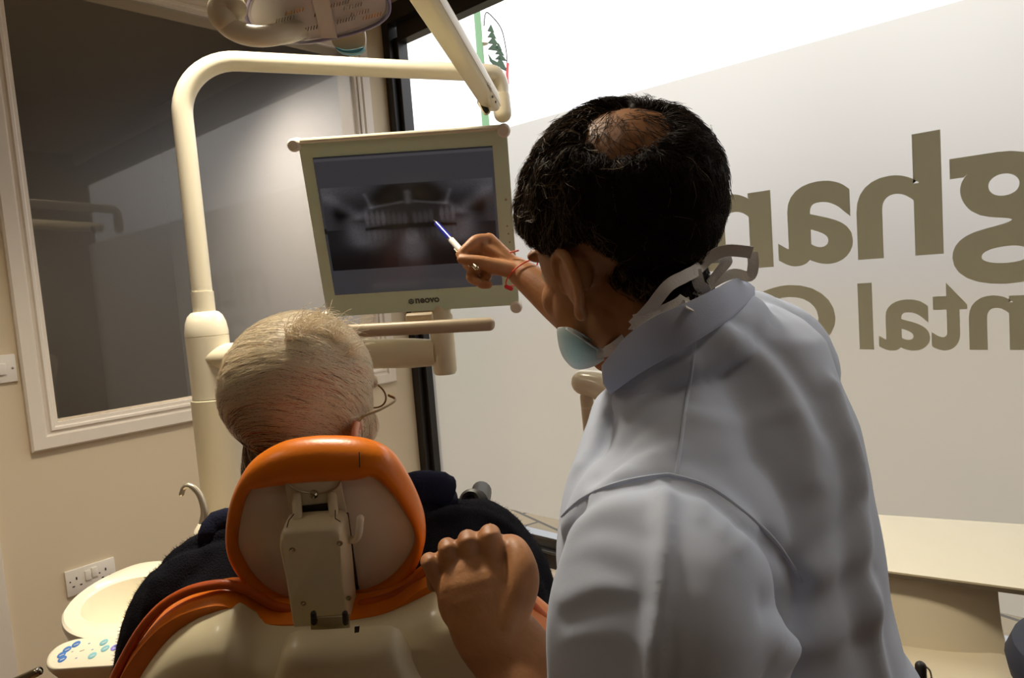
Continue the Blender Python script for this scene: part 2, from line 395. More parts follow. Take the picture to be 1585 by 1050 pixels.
mk('pole', tube([base, V((base.x, base.y, P(741, 22, 9).z))], [.062, .045], 16), M['green'], t)
mk('pole_band', tube([P(747, 66, 9)-V((0, 0, .02)), P(747, 66, 9)+V((0, 0, .02))], .07, 16), M['white'], t)
def gfir(cx, top, bot, wd, k=4):
    """stepped fir outline, pixels on the photo turned to a flat cut-out 9 m away"""
    Lp = []; Rp = []
    for i in range(k):
        a = top + (bot-top)*i/k; c = top + (bot-top)*(i+1)/k; ww = wd*(.4+.6*(i+1)/k)
        sh = (i+1)*1.8
        Lp += [(cx-ww*.18+sh, a+2), (cx-ww+sh, c+1)]; Rp += [(cx+ww*.18+sh, a+2), (cx+ww+sh, c+4)]
    pts = [(cx, top)] + Rp + Lp[::-1]
    return slab([P(x, y, 9.0) for x, y in pts], fw, .02)
t = thing('tree_decoration', P(765, 70, 9.0), 'dark green fir tree decoration fixed to the lamp post outside', 'decoration')
mk('fir_tree', gfir(758, 37, 75, 10), M['dgreen'], t, smooth=False)
mk('fir_tree', gfir(770, 66, 90, 9, 3), M['dgreen'], t, smooth=False)
mk('base_spray', slab([P(x, y, 9.0) for x, y in ((755, 82), (762, 92), (770, 96), (773, 88), (779, 96), (786, 111), (776, 106), (765, 102), (758, 94))], fw, .02), M['dgreen'], t, smooth=False)
mk('outline_wire', tube(catmull([P(749, 40, 9), P(752, 20, 9), P(762, 26, 9), P(776, 45, 9), P(783, 75, 9), P(785, 100, 9), P(787, 140, 9)], 6), .008, 6), M['rubber'], t)
mk('tinsel', tube(catmull([P(786, 98, 9), P(785, 115, 9), P(786, 130, 9)], 6), .018, 6), M['redl'], t)
# ---- switch and socket on the left wall
def plate(name, y0, y1, z0, z1, label, cat):
    t = thing(name, V((0, (y0+y1)/2, z0)), label, cat)
    mk('plate', box((0.0005, y0, z0), (.010, y1, z1), .003), M['white'], t)
    return t
t = plate('light_switch', -1.695, -1.609, 1.32, 1.406, 'white square light switch on the wall left of the internal window', 'switch')
mk('rocker', box((.0095, -1.668, 1.345), (.016, -1.637, 1.380), .002), M['white'], t)
mk('screw', lathe(V((.0095, -1.619, 1.363)), V((1, 0, 0)), [(.0035, 0), (.0035, .002), (.002, .0025)], 12), M['steel'], t)
t = plate('wall_socket', -1.554, -1.406, .598, .684, 'white double power socket low on the wall above the basin', 'socket')
for y in (-1.490, -1.470): mk('rocker', box((.0095, y-.0085, .636 if y < -1.48 else .640), (.0155, y+.0085, .668 if y < -1.48 else .672), .0015), M['white'], t)
for yc in (-1.523, -1.436):
    h = MB()
    h.add(box((.0095, yc-.0022, .648), (.0106, yc+.0022, .657))).add(box((.0095, yc-.0145, .626), (.0106, yc-.0075, .630))).add(box((.0095, yc+.0075, .626), (.0106, yc+.0145, .630)))
    h.add(lathe(V((.0095, yc-.019, .646)), V((1, 0, 0)), [(.0025, 0), (.0025, .0011)], 10))
    mk('pin_holes', (h.v, h.f), M['dark'], t, smooth=False)

# ================================================================== EQUIPMENT POST with monitor arm
cb = P(325, 560, 1.55); cx0, cy0 = cb.x, cb.y
t = thing('equipment_post', V((cx0, cy0, 0)), 'tall cream post behind the patient carrying the monitor and lamp arms', 'equipment post')
zj = P(325, 616, 1.55).z; zs = P(320, 520, 1.55).z; zt = P(318, 482, 1.55).z
rC = .0445
mk('lower_column', lathe(V((cx0, cy0, 0)), V((0, 0, 1)), [(rC+.004, .3), (rC+.004, zj-.003), (rC, zj-.002)], 48), M['cream2'], t)
mk('column_joint', lathe(V((cx0, cy0, 0)), V((0, 0, 1)), [(rC-.004, zj-.004), (rC-.004, zj+.001)], 48), M['steel'], t)
mk('upper_column', lathe(V((cx0, cy0, 0)), V((0, 0, 1)), [(rC, zj), (rC+.001, zs-.001), (rC-.0005, zs), (rC+.001, zs+.001), (rC+.001, zt-.045), (rC-.002, zt-.025), (rC-.008, zt-.010), (rC-.016, zt-.002), (.021, zt)], 48), M['cream'], t)
zk = P(312, 452, 1.55).z; zb_ = P(285, 190, 1.55).z
mk('tube_collar', lathe(V((cx0, cy0, 0)), V((0, 0, 1)), [(.0235, zt-.01), (.0235, zk)], 32), M['cream'], t)
topA = P(372, 94, 1.55); topB = P(725, 112, 1.79); 
ztop = topA.z
hdir = V((topB.x-cx0, topB.y-cy0, 0)); hl = hdir.length; hdir.normalize()
R_ = .125
pts = [V((cx0, cy0, zk))] + [V((cx0, cy0, zk+(ztop-R_-zk)*k/6)) for k in range(1, 6)]
for k in range(0, 13):
    a = k/12*math.pi/2; pts.append(V((cx0, cy0, ztop-R_)) + hdir*(R_*(1-math.cos(a))) + V((0, 0, R_*math.sin(a))))
for k in range(1, 9): pts.append(V((cx0, cy0, ztop)) + hdir*(R_+(hl-R_)*k/8) + V((0, 0, (topB.z-ztop)*k/8)))
mk('upper_tube', tube(pts, .0215, 28), M['cream'], t)
je = P(772, 112, 1.83)
jp = [topB, P(752, 113, 1.81), P(766, 116, 1.825), P(773, 128, 1.835), P(775, 145, 1.84), P(777, 165, 1.84)]
mk('elbow_joint', rtube(catmull(jp, 5), .0225, 24), M['cream'], t)
mk('joint_lower', rtube([P(775.5, 150, 1.84), P(778, 176, 1.84)], .0235, 24), M['cream2'], t)
# monitor arm
a0 = P(330, 553, 1.55); a1 = P(676, 546, 1.44)
mk('monitor_arm', tube([a0, a0.lerp(a1, .1), a0.lerp(a1, .2), a0.lerp(a1, .5), a0.lerp(a1, .9), a1], [(.045, .030), (.038, .031), (.032, .032), (.0315, .0315), (.031, .031), (.026, .027)], 28), M['cream2'], t)
c1_ = P(687, 549, 1.44)
mk('arm_pivot', lathe(V((c1_.x, c1_.y, 0)), V((0, 0, 1)), [(.020, P(686, 580, 1.44).z), (.0245, P(686, 578, 1.44).z+.004), (.0248, P(686, 500, 1.44).z), (.0248, P(684, 489, 1.44).z), (.0215, P(684, 484, 1.44).z), (.0215, P(684, 470, 1.44).z)], 32), M['cream2'], t)

# ================================================================== DENTAL LAMP (arm, head, handles)
l0 = P(762, 160, 1.76); l1 = P(650, -22, 1.2); l2 = P(560, -60, 1.08)
t = thing('dental_lamp', P(490, 20, 1.05), 'cream dental operating lamp hanging from the post above the monitor', 'lamp')
ad = (l1-l0).normalized(); side = ad.cross(-fw).normalized(); an = side.cross(ad).normalized()
mk('lamp_arm', rtube([l0, l0.lerp(l1, .08), l0.lerp(l1, .5), l1], [(.019, .02), (.023, .024), (.0235, .025), (.024, .026)], 28, upv=an, power=3.2), M['cream2'], t)
mk('arm_seam', tube([l0.lerp(l1, .02)+side*(-.0095)+an*.0252*(1 if an.dot(fw) < 0 else -1), l0.lerp(l1, .98)+side*(-.0095)+an*.027*(1 if an.dot(fw) < 0 else -1)], .0008, 6), M['barm'], t)
sgn = 1 if an.dot(fw) < 0 else -1
for q in (.10, .16):
    c = l0.lerp(l1, q) - side*.016 + an*sgn*.0225
    mk('arm_screw', lathe(c, an*sgn, [(.003, 0), (.003, .002)], 10), M['dark'], t)
mk('arm_lettering', text_vf('a-dec', .02, l0.lerp(l1, .27) - side*.0125 + an*sgn*.0245, -ad, -side if False else side, an*sgn, .0002), M['barm'], t, smooth=False)
mk('cable_port', rtube([P(744, 158, 1.735), P(752, 172, 1.735)], [(.010, .008), (.010, .008)], 14), M['dark'], t)
mk('port_rim', tube(catmull([P(x, y, 1.728) for x, y in ((741, 155), (750, 152), (757, 160), (758, 173), (751, 177), (744, 166))], 4, True), .0022, 8, closed=True), M['cream2'], t)
mk('head_yoke', rtube(catmull([l1, P(620, -32, 1.14), P(575, -38, 1.08), P(540, -30, 1.06)], 6), .024, 20), M['cream'], t)
# head: lens plane tilted down towards the patient
hn = (-UP*.80 - fw*.60).normalized()
LP = Plane(P(492, 10, 1.05), hn)
lo_ = [(381, 24), (392, 44), (415, 57), (443, 65), (472, 66), (505, 61), (545, 52), (578, 40), (597, 27), (603, 12), (598, -8), (575, -32), (530, -45), (470, -42), (420, -28), (390, -5)]
lens_o = catmull([LP.at(x, y) for x, y in lo_], 4, True)
lc = sum(lens_o, V())/len(lens_o)
M['lens'] = mat('lens_plastic', (225, 225, 235), .08, trans=.9, spec=.6)
M['amber'] = mat('amber_reflector', (196, 140, 70), .3, metal=.6)
M['led'] = mat('led_reflector', (150, 140, 130), .25, metal=.9, var=.5, vscale=60)
mk('housing', dome([p.lerp(lc, .02) - hn*.006 for p in lens_o], lc - hn*.02, -hn, .055, 6, back=.0), M['cream'], t)
mk('reflector_plate', slab([p.lerp(lc, .06) - hn*.006 for p in lens_o], hn, .003), mat('reflector_grey', (240, 238, 236), .35), t)
mk('lens_cover', slab([p.lerp(lc, .015) + hn*.001 for p in lens_o], hn, .008, .003), cg, t)
mk('lens_rim', tube([p + hn*.0 for p in lens_o], .0028, 8, closed=True), mat('violet_rim', (150, 144, 178), .3), t)
for gx, gy, s_ in ((440, 32, 1), (452, 46, 1), (485, 45, 1), (448, 55, .7), (455, 20, 1), (545, 12, 1), (556, 22, 1), (535, 33, 1), (575, 27, 1), (525, 8, 1), (500, 22, .8)):
    h = MB()
    for k in range(7):
        h.add(tube([LP.at(gx-13+k*4.4*s_, gy+4-k*1.1, .002), LP.at(gx-11.5+k*4.4*s_, gy-2-k*1.1, .002)], .0008, 5))
    mk('led_cell', (h.v, h.f), M['amber'] if (gx, gy) in ((448, 55), (575, 27), (455, 20)) else M['led'], t, smooth=False)
h = MB(); h.add(obox(LP.at(502, 25, .0035), RT, hn.cross(RT), hn, .025, .07, .002))
mk('centre_strip', (h.v, h.f), M['white'], t, smooth=False)
# curled handle on the left
hp = [P(490, 30, 1.12), P(455, 48, 1.075), P(430, 53, 1.05), P(405, 56, 1.04), P(378, 53, 1.035), P(355, 42, 1.03), P(343, 28, 1.03), P(340, 16, 1.03)]
mk('handle', rtube(catmull(hp, 5), [(.016, .012)]*0 or .0155, 20), M['cream'], t)
mk('handle_cap', rtube(catmull([P(347, 30, 1.025), P(341, 18, 1.025), P(348, 5, 1.025), P(362, 12, 1.03)], 4), .0185, 20), M['cream2'], t)
mk('grip_tab', slab(catmull([P(x, y, 1.12) for x, y in ((511, 30), (511, 56), (517, 70), (532, 79), (553, 77), (565, 68), (563, 40), (560, 28))], 3, True), fw, .012, .003), M['barm'], t)
mk('grip_tip', slab(catmull([P(x, y, 1.116) for x, y in ((518, 72), (528, 80), (545, 82), (558, 79), (563, 72), (552, 75), (533, 77))], 3, True), fw, .012, .002), M['blue'], t)

# ================================================================== MONITOR
mc = V((1.556, -1.292, 1.634)) - V((0, 0, 0)); 
mx = V((.761, .649, -.015)).normalized(); my = V((.192, -.204, .96)); my = (my-mx*my.dot(mx)).normalized(); mn = my.cross(-mx).normalized()
if mn.dot(fw) > 0: mn = -mn     # towards the viewer
t = thing('monitor', mc - my*.17, 'pale green framed flat monitor on the arm showing a dental x-ray', 'monitor')
def mp_(px, py, h=0): return Plane(mc, mn).at(px, py, h)
bo = [mp_(x, y) for x, y in ((461, 219), (784, 196.5), (803.5, 472), (507, 491))]
mk('bezel', slab([p for p in bo], -mn, .028, .004), M['bezel'], t)
mk('back_housing', slab([p.lerp(mc, .12) - mn*.027 for p in bo], -mn, .03, .008), M['cream2'], t)
mk('top_rim', rtube([bo[0].lerp(bo[1], .02)+mn*.001, bo[0].lerp(bo[1], .98)+mn*.001], .005, 10), M['cream'], t)
# screen: glossy dark LCD with the x-ray drawn procedurally in screen coordinates
sc_ = [mp_(*q, .0012) for q in ((483.7, 244), (762.9, 224.4), (775.9, 440.7), (519.4, 457))]
Wm, Hm = .338, .27
sw = [mc + mx*(sx*Wm/2) + my*(sy*Hm/2) + mn*.0012 for sx, sy in ((-1, 1), (1, 1), (1, -1), (-1, -1))]
sm = bpy.data.materials.new('xray_screen'); sm.use_nodes = True; n = sm.node_tree.nodes; l = sm.node_tree.links
bs = n['Principled BSDF']; bs.inputs['Base Color'].default_value = (.01, .01, .012, 1); bs.inputs['Roughness'].default_value = .16; bs.inputs['Specular IOR Level'].default_value = .35
at = n.new('ShaderNodeAttribute'); at.attribute_name = 'xray'
l.new(at.outputs['Color'], bs.inputs['Emission Color']); bs.inputs['Emission Strength'].default_value = 1.0
NX, NY = 260, 208
def seg(x, y, x0, y0, x1, y1, w_):
    dx, dy = x1-x0, y1-y0; tt = np.clip(((x-x0)*dx+(y-y0)*dy)/(dx*dx+dy*dy), 0, 1)
    return np.exp(-(((x-x0-tt*dx)**2+(y-y0-tt*dy)**2)/w_**2))
def ell(x, y, cx, cy, rx, ry, s=4):
    q = np.sqrt(((x-cx)/rx)**2+((y-cy)/ry)**2); return 1/(1+np.exp((q-1)*s*3))
uu, vv = np.meshgrid(np.linspace(0, 1, NX+1), np.linspace(0, 1, NY+1))   # v from the top down
img = np.full(uu.shape, .105)
inx = (uu > .015) & (uu < .985) & (vv > .215) & (vv < .815)
x = (uu-.015)/.97; y = (vv-.215)/.6
X = .025 + 0*x
X += .11*np.exp(-(y/.16)**2)*(1-np.exp(-((x-.5)/.22)**2)) + .05*np.exp(-((x-.0)/.08)**2)*(y < .5)+ .05*np.exp(-((x-1)/.08)**2)*(y < .5)
for sx in (-1, 1):
    cx = lambda a: .5+sx*a
    X += .10*seg(x, y, cx(.46), .12, cx(.30), .36, .045) + .07*seg(x, y, cx(.30), .36, cx(.22), .25, .03)
    X += .085*ell(x, y, cx(.27), .60, .12, .16, 2)*(y > .42) + .07*seg(x, y, cx(.36), .40, cx(.30), .66, .05)
    X += .08*seg(x, y, cx(.25), .10, cx(.22), .26, .012) + .09*seg(x, y, cx(.22), .26, cx(.04), .215, .014)
    X -= .05*ell(x, y, cx(.12), .12, .09, .11, 2)
    X -= .05*ell(x, y, cx(.40), .30, .05, .12, 2)
    for k in range(8):
        tx = .03+k*.032
        X += (.05+.07*(k > 3))*ell(x, y, cx(tx), .40+.02*math.cos(k*.5), .014, .075, 2) if not (sx > 0 and k == 4) else 0
        X += (.02+.02*(k > 5))*ell(x, y, cx(tx), .60, .012, .06, 2)
X += .10*seg(x, y, .5, .1, .5, .22, .02) + .13*ell(x, y, .5, .76, .07, .15, 1.5) + .07*ell(x, y, .5, .63, .04, .09, 2)
X -= .10*np.exp(-((y-(.50+.22*(x-.5)**2))/.022)**2)*(np.abs(x-.5) < .27)
X = np.clip(X, .006, 1)*(1-.55*np.clip((y-.7)/.2, 0, 1)*(np.abs(x-.5) > .1))
img = np.where(inx, X, img)
img = np.where((vv < .03), .17, img); img = np.where((vv > .5)*(vv < .54)*(uu < .013), .02, img)
rng = np.random.default_rng(3); img = img*(1+.10*rng.standard_normal(img.shape)*inx)
img = np.where(vv < .012, .05, img)
vs = []; 
for j in range(NY+1):
    for i in range(NX+1):
        a, b_ = i/NX, j/NY
        vs.append((sw[0]*(1-a)+sw[1]*a)*(1-b_) + (sw[3]*(1-a)+sw[2]*a)*b_)
fs = [[j*(NX+1)+i, (j+1)*(NX+1)+i, (j+1)*(NX+1)+i+1, j*(NX+1)+i+1] for j in range(NY) for i in range(NX)]
so = mk('screen', (vs, fs), sm, t, smooth=False)
ca = so.data.attributes.new('xray', 'FLOAT_COLOR', 'POINT')
im = np.clip(img.ravel(), 0, 1)*XR
ca.data.foreach_set('color', np.column_stack([im*1.0, im*.95, im*1.04, np.ones_like(im)]).astype('f').ravel())
# corner bumpers and buttons
for (x, y) in ((461, 223), (780, 201), (799, 470), (507, 489)):
    mk('corner_bumper', lathe(mp_(x, y, -.022), mn, [(.012, 0), (.0125, .026), (.011, .030), (.009, .0315)], 24), M['knob'], t)
mk('power_led', lathe(mp_(783, 309, -.001), mn, [(.0028, 0), (.0025, .002)], 14), M['barm'], t)
for (x, y) in ((785, 350), (787, 362), (789, 375)): mk('button_mark', obox(mp_(x, y, .0005), mx, my, mn, .003, .0035, .001), M['barm'], t)
LG = mat('logo_grey', (96, 100, 90), .5)
h = MB(); h.add(text_vf('neovo', .0195, mp_(643, 469.5, .0003), mx, my, mn, .0003, .0006)); mk('logo_lettering', (h.v, h.f), LG, t, smooth=False)
hc = mp_(636.5, 467, .0006); h = MB()
h.add(tube([hc+mx*(.0052*math.cos(a))+my*(.0052*math.sin(a)) for a in [math.radians(30+60*k) for k in range(6)]], .0009, 6, closed=True))
for a in (90, 210, 330): h.add(tube([hc, hc+mx*(.0048*math.cos(math.radians(a)))+my*(.0048*math.sin(math.radians(a)))], .0007, 6))
mk('logo_badge', (h.v, h.f), LG, t, smooth=False)
# bracket and handle bar below
mk('bracket', obox(mp_(655, 489, -.02), mx, my, mn, .045, .05, .02, .003), M['barm'], t)
mk('bracket_arm', rtube([mc - mn*.05 - my*.06, P(682, 478, 1.44)], .022, 16), M['cream2'], t)
mk('handle_bar', rtube([P(541, 513, 1.285), P(757, 502, 1.285)], [(.011, .0125)]*2, 20, power=3), M['barm'], t)
mk('handle_bracket', obox(P(650, 497, 1.30), mx, my, mn, .05, .03, .015, .003), M['barm'], t)

# ================================================================== DENTAL CHAIR
hn_ = (-fw*.90 - UP*.34).normalized()          # headrest back faces the camera and slightly down
HP = Plane(P(505, 810, .79), hn_)
chair = thing('dental_chair', V((P(540, 900, .9).x, P(540, 900, .9).y, 0)), 'orange and cream dental chair with a patient leaning back in it', 'dental chair')
def resample(pts, n):
    """closed outline -> n points evenly spaced by angle-free arc length"""
    L = [0]; N = len(pts)
    for i in range(N): L.append(L[-1] + (pts[(i+1) % N]-pts[i]).length)
    out = []; j = 0
    for k in range(n):
        s = L[-1]*k/n
        while L[j+1] < s: j += 1
        out.append(pts[j % N].lerp(pts[(j+1) % N], (s-L[j])/max(L[j+1]-L[j], 1e-9)))
    return out
def by_angle(pts, c, ax, ay, n):
    """outline re-sampled at even angles round c"""
    pts = resample(pts, 720); A = [(math.atan2((p-c).dot(ay), (p-c).dot(ax)) % (2*math.pi), p) for p in pts]; A.sort(key=lambda a: a[0]); out = []
    for k in range(n):
        a = 2*math.pi*k/n; out.append(min(A, key=lambda q: min(abs(q[0]-a), 2*math.pi-abs(q[0]-a)))[1])
    return out
oo = [(352, 832), (354, 795), (364, 757), (388, 716), (428, 690), (475, 680), (530, 679), (572, 685), (604, 702), (633, 745), (652, 787), (659, 820), (655, 852), (641, 882), (615, 903), (585, 914), (545, 921), (500, 930), (465, 933), (432, 928), (400, 911), (374, 886), (358, 860)]
ii = [(371, 838), (374, 805), (382, 772), (395, 752), (410, 750), (460, 744), (520, 740), (556, 737), (572, 732), (590, 742), (612, 766), (632, 797), (642, 824), (638, 847), (622, 872), (600, 893), (572, 907), (540, 912), (500, 919), (460, 922), (425, 912), (397, 888), (380, 862)]
hc_ = HP.at(508, 825)
hx = (RT - hn_*RT.dot(hn_)).normalized(); hy = hn_.cross(hx).normalized()
if hy.dot(UP) < 0: hy = -hy
OO = by_angle(catmull([HP.at(*q) for q in oo], 6, True), hc_, hx, hy, 120)
II = by_angle(catmull([HP.at(*q) for q in ii], 6, True), hc_, hx, hy, 120)
# orange pad: a tube-like rim swept between the two outlines and closed in front by the cushion
vs = []; fs = []; SEC = 14
for k in range(120):
    o_, i_ = OO[k], II[k]; w_ = (o_-i_).length; thk = .016 + .35*w_
    rd = (o_-i_).normalized()
    for s in range(SEC):
        a = math.pi*1.25*s/(SEC-1) - math.pi*.02
        vs.append(i_.lerp(o_, .5) - rd*(w_/2*math.cos(a)) + hn_*(thk*math.sin(a)*.75) )
    vs.append(o_ + fw*.030 - rd*.004); vs.append(o_ - rd*.022 + fw*.045)
n_ = SEC+2
for k in range(120):
    j = (k+1) % 120
    for s in range(n_-1): fs.append([k*n_+s, j*n_+s, j*n_+s+1, k*n_+s+1])
cidx = len(vs); vs.append(hc_ + fw*.05)
for k in range(120): fs.append([k*n_+n_-1, ((k+1) % 120)*n_+n_-1, cidx])
head_pad = mk('headrest_pad', (vs, fs), M['orange'], chair, angle=60)
mk('pad_seam', tube([HP.at(x, y, h) for x, y, h in ((556, 700, .024), (556.5, 715, .026), (557, 728, .022), (557, 736, .012))], .0006, 6), M['dark'], head_pad)
mk('headrest_panel', dome([p+hn_*.004 for p in II], hc_+hn_*.004, hn_, .009, 8, back=.012), M['panel'], chair)
mk('bracket_panel', slab([HP.at(x, y, .013) for x, y in ((441, 744), (527, 739), (545, 830), (545, 905), (470, 915), (458, 830))], hn_, .003, .001), M['cream2'], chair)
mk('cable', tube(catmull([HP.at(x, y, .018) for x, y in ((444, 748), (455, 757), (470, 762), (487, 764), (505, 762), (520, 755), (527, 745))], 5), .0011, 8), M['steel'], chair)
mk('cable_screw', lathe(HP.at(487, 763, .015), hn_, [(.0045, 0), (.0045, .005), (.003, .007), (.0015, .004)], 14), M['chrome'], chair)
for xa, xb in ((459, 461), (514, 517)): mk('bracket_post', rtube([HP.at(xa, 768, .017), HP.at(xb, 800, .030)], .0052, 14), M['shell'], chair)
mk('bracket_slot', slab([HP.at(x, y, .017) for x, y in ((468, 783), (507, 779), (509, 795), (468, 798))], hn_, .002), M['dark'], chair, smooth=False)
# adjustment housing
bo_ = [(447, 803), (455, 795), (520, 790), (532, 792), (540, 808), (551, 925), (549, 942), (543, 947), (480, 951), (470, 949), (464, 940), (444, 825)]
BO = resample(catmull([HP.at(x, y, .022) for x, y in bo_], 4, True), 72)
bc = sum(BO, V())/len(BO)
mb = MB(); vs = []; fs = []
lay = [(0, 1.0), (.016, 1.0), (.024, .985), (.029, .95), (.031, .90)]
for h, s_ in lay:
    for p in BO:
        q = bc + (p-bc)*s_ if s_ == 1 else p + (bc-p).normalized()*(.06*(1-s_)); vs.append(q + hn_*h)
for i in range(len(lay)-1):
    for k in range(72): fs.append([i*72+k, i*72+(k+1) % 72, (i+1)*72+(k+1) % 72, (i+1)*72+k])
fs.append([4*72+k for k in range(72)]); fs.append([k for k in range(72)][::-1])
hs = mk('adjustment_housing', (vs, fs), M['shell'], chair, angle=40)
for x, y in ((453, 851), (526, 841), (470, 934), (540, 926)):
    mk('screw', lathe(HP.at(x, y, .0525), hn_, [(.0032, 0), (.0032, .0012), (.002, .0014), (.001, .0004)], 14), M['chrome'], hs)
for pts in (((444, 817), (447, 806), (452, 800), (455, 796)), ((519, 790), (519, 803), (527, 808))):
    mk('seam', tube([HP.at(x, y, .0525) for x, y in pts], .0005, 6), M['dark'], hs)
mk('side_latch', rtube(catmull([HP.at(x, y, .03) for x, y in ((457, 872), (452, 885), (453, 900), (460, 912))], 4), .0055, 14), M['cream2'], chair)
mk('gap_line', tube([HP.at(537, 795, .017), HP.at(553, 912, .017)], .0018, 8), M['dark'], chair)
mk('hook', rtube(catmull([HP.at(x, y, h) for x, y, h in ((536, 834, .02), (548, 836, .028), (555, 826, .032), (558, 803, .032))], 6), .0042, 14), M['cream'], chair)
# chrome slide plate
CP = Plane(P(512, 965, .728), hn_)
mk('slide_plate', slab([CP.at(x, y) for x, y in ((482, 955), (541, 951), (543, 982), (484, 987))], hn_, .004, .001), M['chrome'], chair)
mk('slide_pad', slab([CP.at(x, y, .0045) for x, y in ((492, 955), (530, 953), (532, 964), (493, 968))], hn_, .002, .0008), M['steel'], chair)
for x in (485, 534): mk('slide_spring', rtube([CP.at(x, 950, .006), CP.at(x+1, 964, .006)], .003, 10), M['dark'], chair)
# ---- backrest: cream shell, orange upholstery behind it
sn = (-fw*.86 - UP*.42).normalized()
SP = Plane(P(540, 960, .76), sn)
top = [(150, 1170), (178, 1110), (205, 1055), (232, 1012), (262, 978), (295, 955), (325, 943), (345, 938), (362, 938), (378, 947), (396, 957), (418, 963), (450, 964), (500, 960), (550, 954), (590, 946), (625, 932), (650, 920), (672, 910), (700, 903), (735, 905), (770, 920), (815, 953), (850, 984), (880, 1015), (905, 1055), (930, 1100), (950, 1170)]
shell_o = [SP.at(x, y+16) for x, y in top]
topc = catmull(shell_o, 4)
# shell as a curved sheet: rolled edge, bulging towards the camera
dn = -(sn.cross(RT)).normalized()
if dn.z > 0: dn = -dn
vs = []; fs = []; rows = 14; nn_ = len(topc)
mid = SP.at(540, 1200)
for i in range(rows):
    t_ = i/(rows-1)
    for k, p in enumerate(topc):
        q = p.lerp(mid + (p-mid)*.80 + dn*.22, 0) + dn*(.45*t_*t_ + .10*t_)
        ex = 1-(abs(k/(nn_-1)-.5)*2)**4
        b_ = (1-math.exp(-t_*14)) * .045*ex + .006*(1-math.exp(-t_*60))
        vs.append(q + sn*b_)
for i in range(rows-1):
    for k in range(nn_-1): fs.append([i*nn_+k, i*nn_+k+1, (i+1)*nn_+k+1, (i+1)*nn_+k])
k0 = len(vs); vs += [v - sn*.022 for v in vs[:]]
fs += [[a+k0 for a in f][::-1] for f in fs[:]]
for k in range(nn_-1): fs.append([k, k+1, k+1+k0, k+k0]); a = (rows-1)*nn_+k; fs.append([a, a+1, a+1+k0, a+k0])
for i in range(rows-1):
    for c in (0, nn_-1): a = i*nn_+c; fs.append([a, a+nn_, a+nn_+k0, a+k0])
bs_ = mk('backrest_shell', (vs, fs), M['shell'], chair, angle=70)
m_ = bs_.modifiers.new('b', 'BEVEL'); m_.width = .007; m_.segments = 4; m_.limit_method = 'ANGLE'; m_.angle_limit = math.radians(60)
# neck cover standing proud of the shell
nc = [(438, 1000), (446, 984), (462, 976), (500, 975), (560, 971), (600, 968), (618, 975), (632, 998), (650, 1030), (690, 1090), (720, 1180), (380, 1180), (405, 1100), (428, 1040)]
NO = resample(catmull([SP.at(x, y, .040) for x, y in nc], 4, True), 80); ncx = sum(NO, V())/80
vs = []; fs = []
lay = [(0, 0), (.016, .002), (.024, .006), (.028, .012), (.030, .02)]
for h, ins in lay:
    for p in NO: vs.append(p + (ncx-p).normalized()*ins + sn*h)
for i in range(4):
    for k in range(80): fs.append([i*80+k, i*80+(k+1) % 80, (i+1)*80+(k+1) % 80, (i+1)*80+k])
fs.append([320+k for k in range(80)]); fs.append([k for k in range(80)][::-1])
ncv = mk('neck_cover', (vs, fs), M['shell'], chair, angle=40)
mk('cover_slot', slab([SP.at(x, y, .071) for x, y in ((549, 969), (557, 968), (556, 978), (549, 979))], sn, .001), M['dark'], ncv, smooth=False)
# upholstery: padded band outside the shell outline with stitched piping
UPn = Plane(P(540, 960, .79), sn)
def band(name, pts, r1, m, n=16, pl_=UPn, h=0):
    return mk(name, rtube(catmull([pl_.at(x, y, h) for x, y in pts], 5), r1, n), m, chair)
cush = [(140, 1170), (160, 1110), (185, 1055), (210, 1010), (245, 968), (280, 943), (315, 930), (345, 925), (372, 932), (395, 946), (430, 954), (500, 950), (560, 944), (610, 930), (655, 900), (700, 885), (750, 893), (800, 930), (850, 968), (890, 1010), (925, 1060), (950, 1110), (965, 1170)]
cp_ = catmull([UPn.at(x, y) for x, y in cush], 4)
vs = []; fs = []; n_ = len(cp_)
prof = [(0, .012), (-.004, -.004), (-.002, -.022), (.01, -.04), (.04, -.055), (.30, -.055)]
for dd, hh in prof:
    for p in cp_: vs.append(p + dn*dd + sn*hh)
vs2 = [p + dn*.30 + sn*.012 for p in cp_]; vs += vs2; L_ = len(prof)+1
for i in range(L_):
    a = i*n_; b_ = ((i+1) % L_)*n_
    for k in range(n_-1): fs.append([a+k, a+k+1, b_+k+1, b_+k])
fs.append([i*n_ for i in range(L_)]); fs.append([i*n_+n_-1 for i in range(L_)][::-1])
mk('backrest_cushion', (vs, fs), M['orange'], chair, angle=50)
band('cushion_piping', [(150, 1120), (172, 1062), (196, 1012), (222, 970), (252, 938), (285, 918), (318, 908), (350, 905), (378, 912), (400, 924), (425, 938), (450, 944)], .0055, M['orange2'], pl_=Plane(P(540, 960, .80), sn))
band('cushion_piping', [(560, 936), (600, 926), (635, 908), (660, 885)], .0055, M['orange2'], pl_=Plane(P(540, 960, .80), sn))
band('cushion_piping', [(795, 905), (825, 938), (850, 965), (880, 1000), (920, 1060)], .0055, M['orange2'], pl_=Plane(P(540, 960, .80), sn))
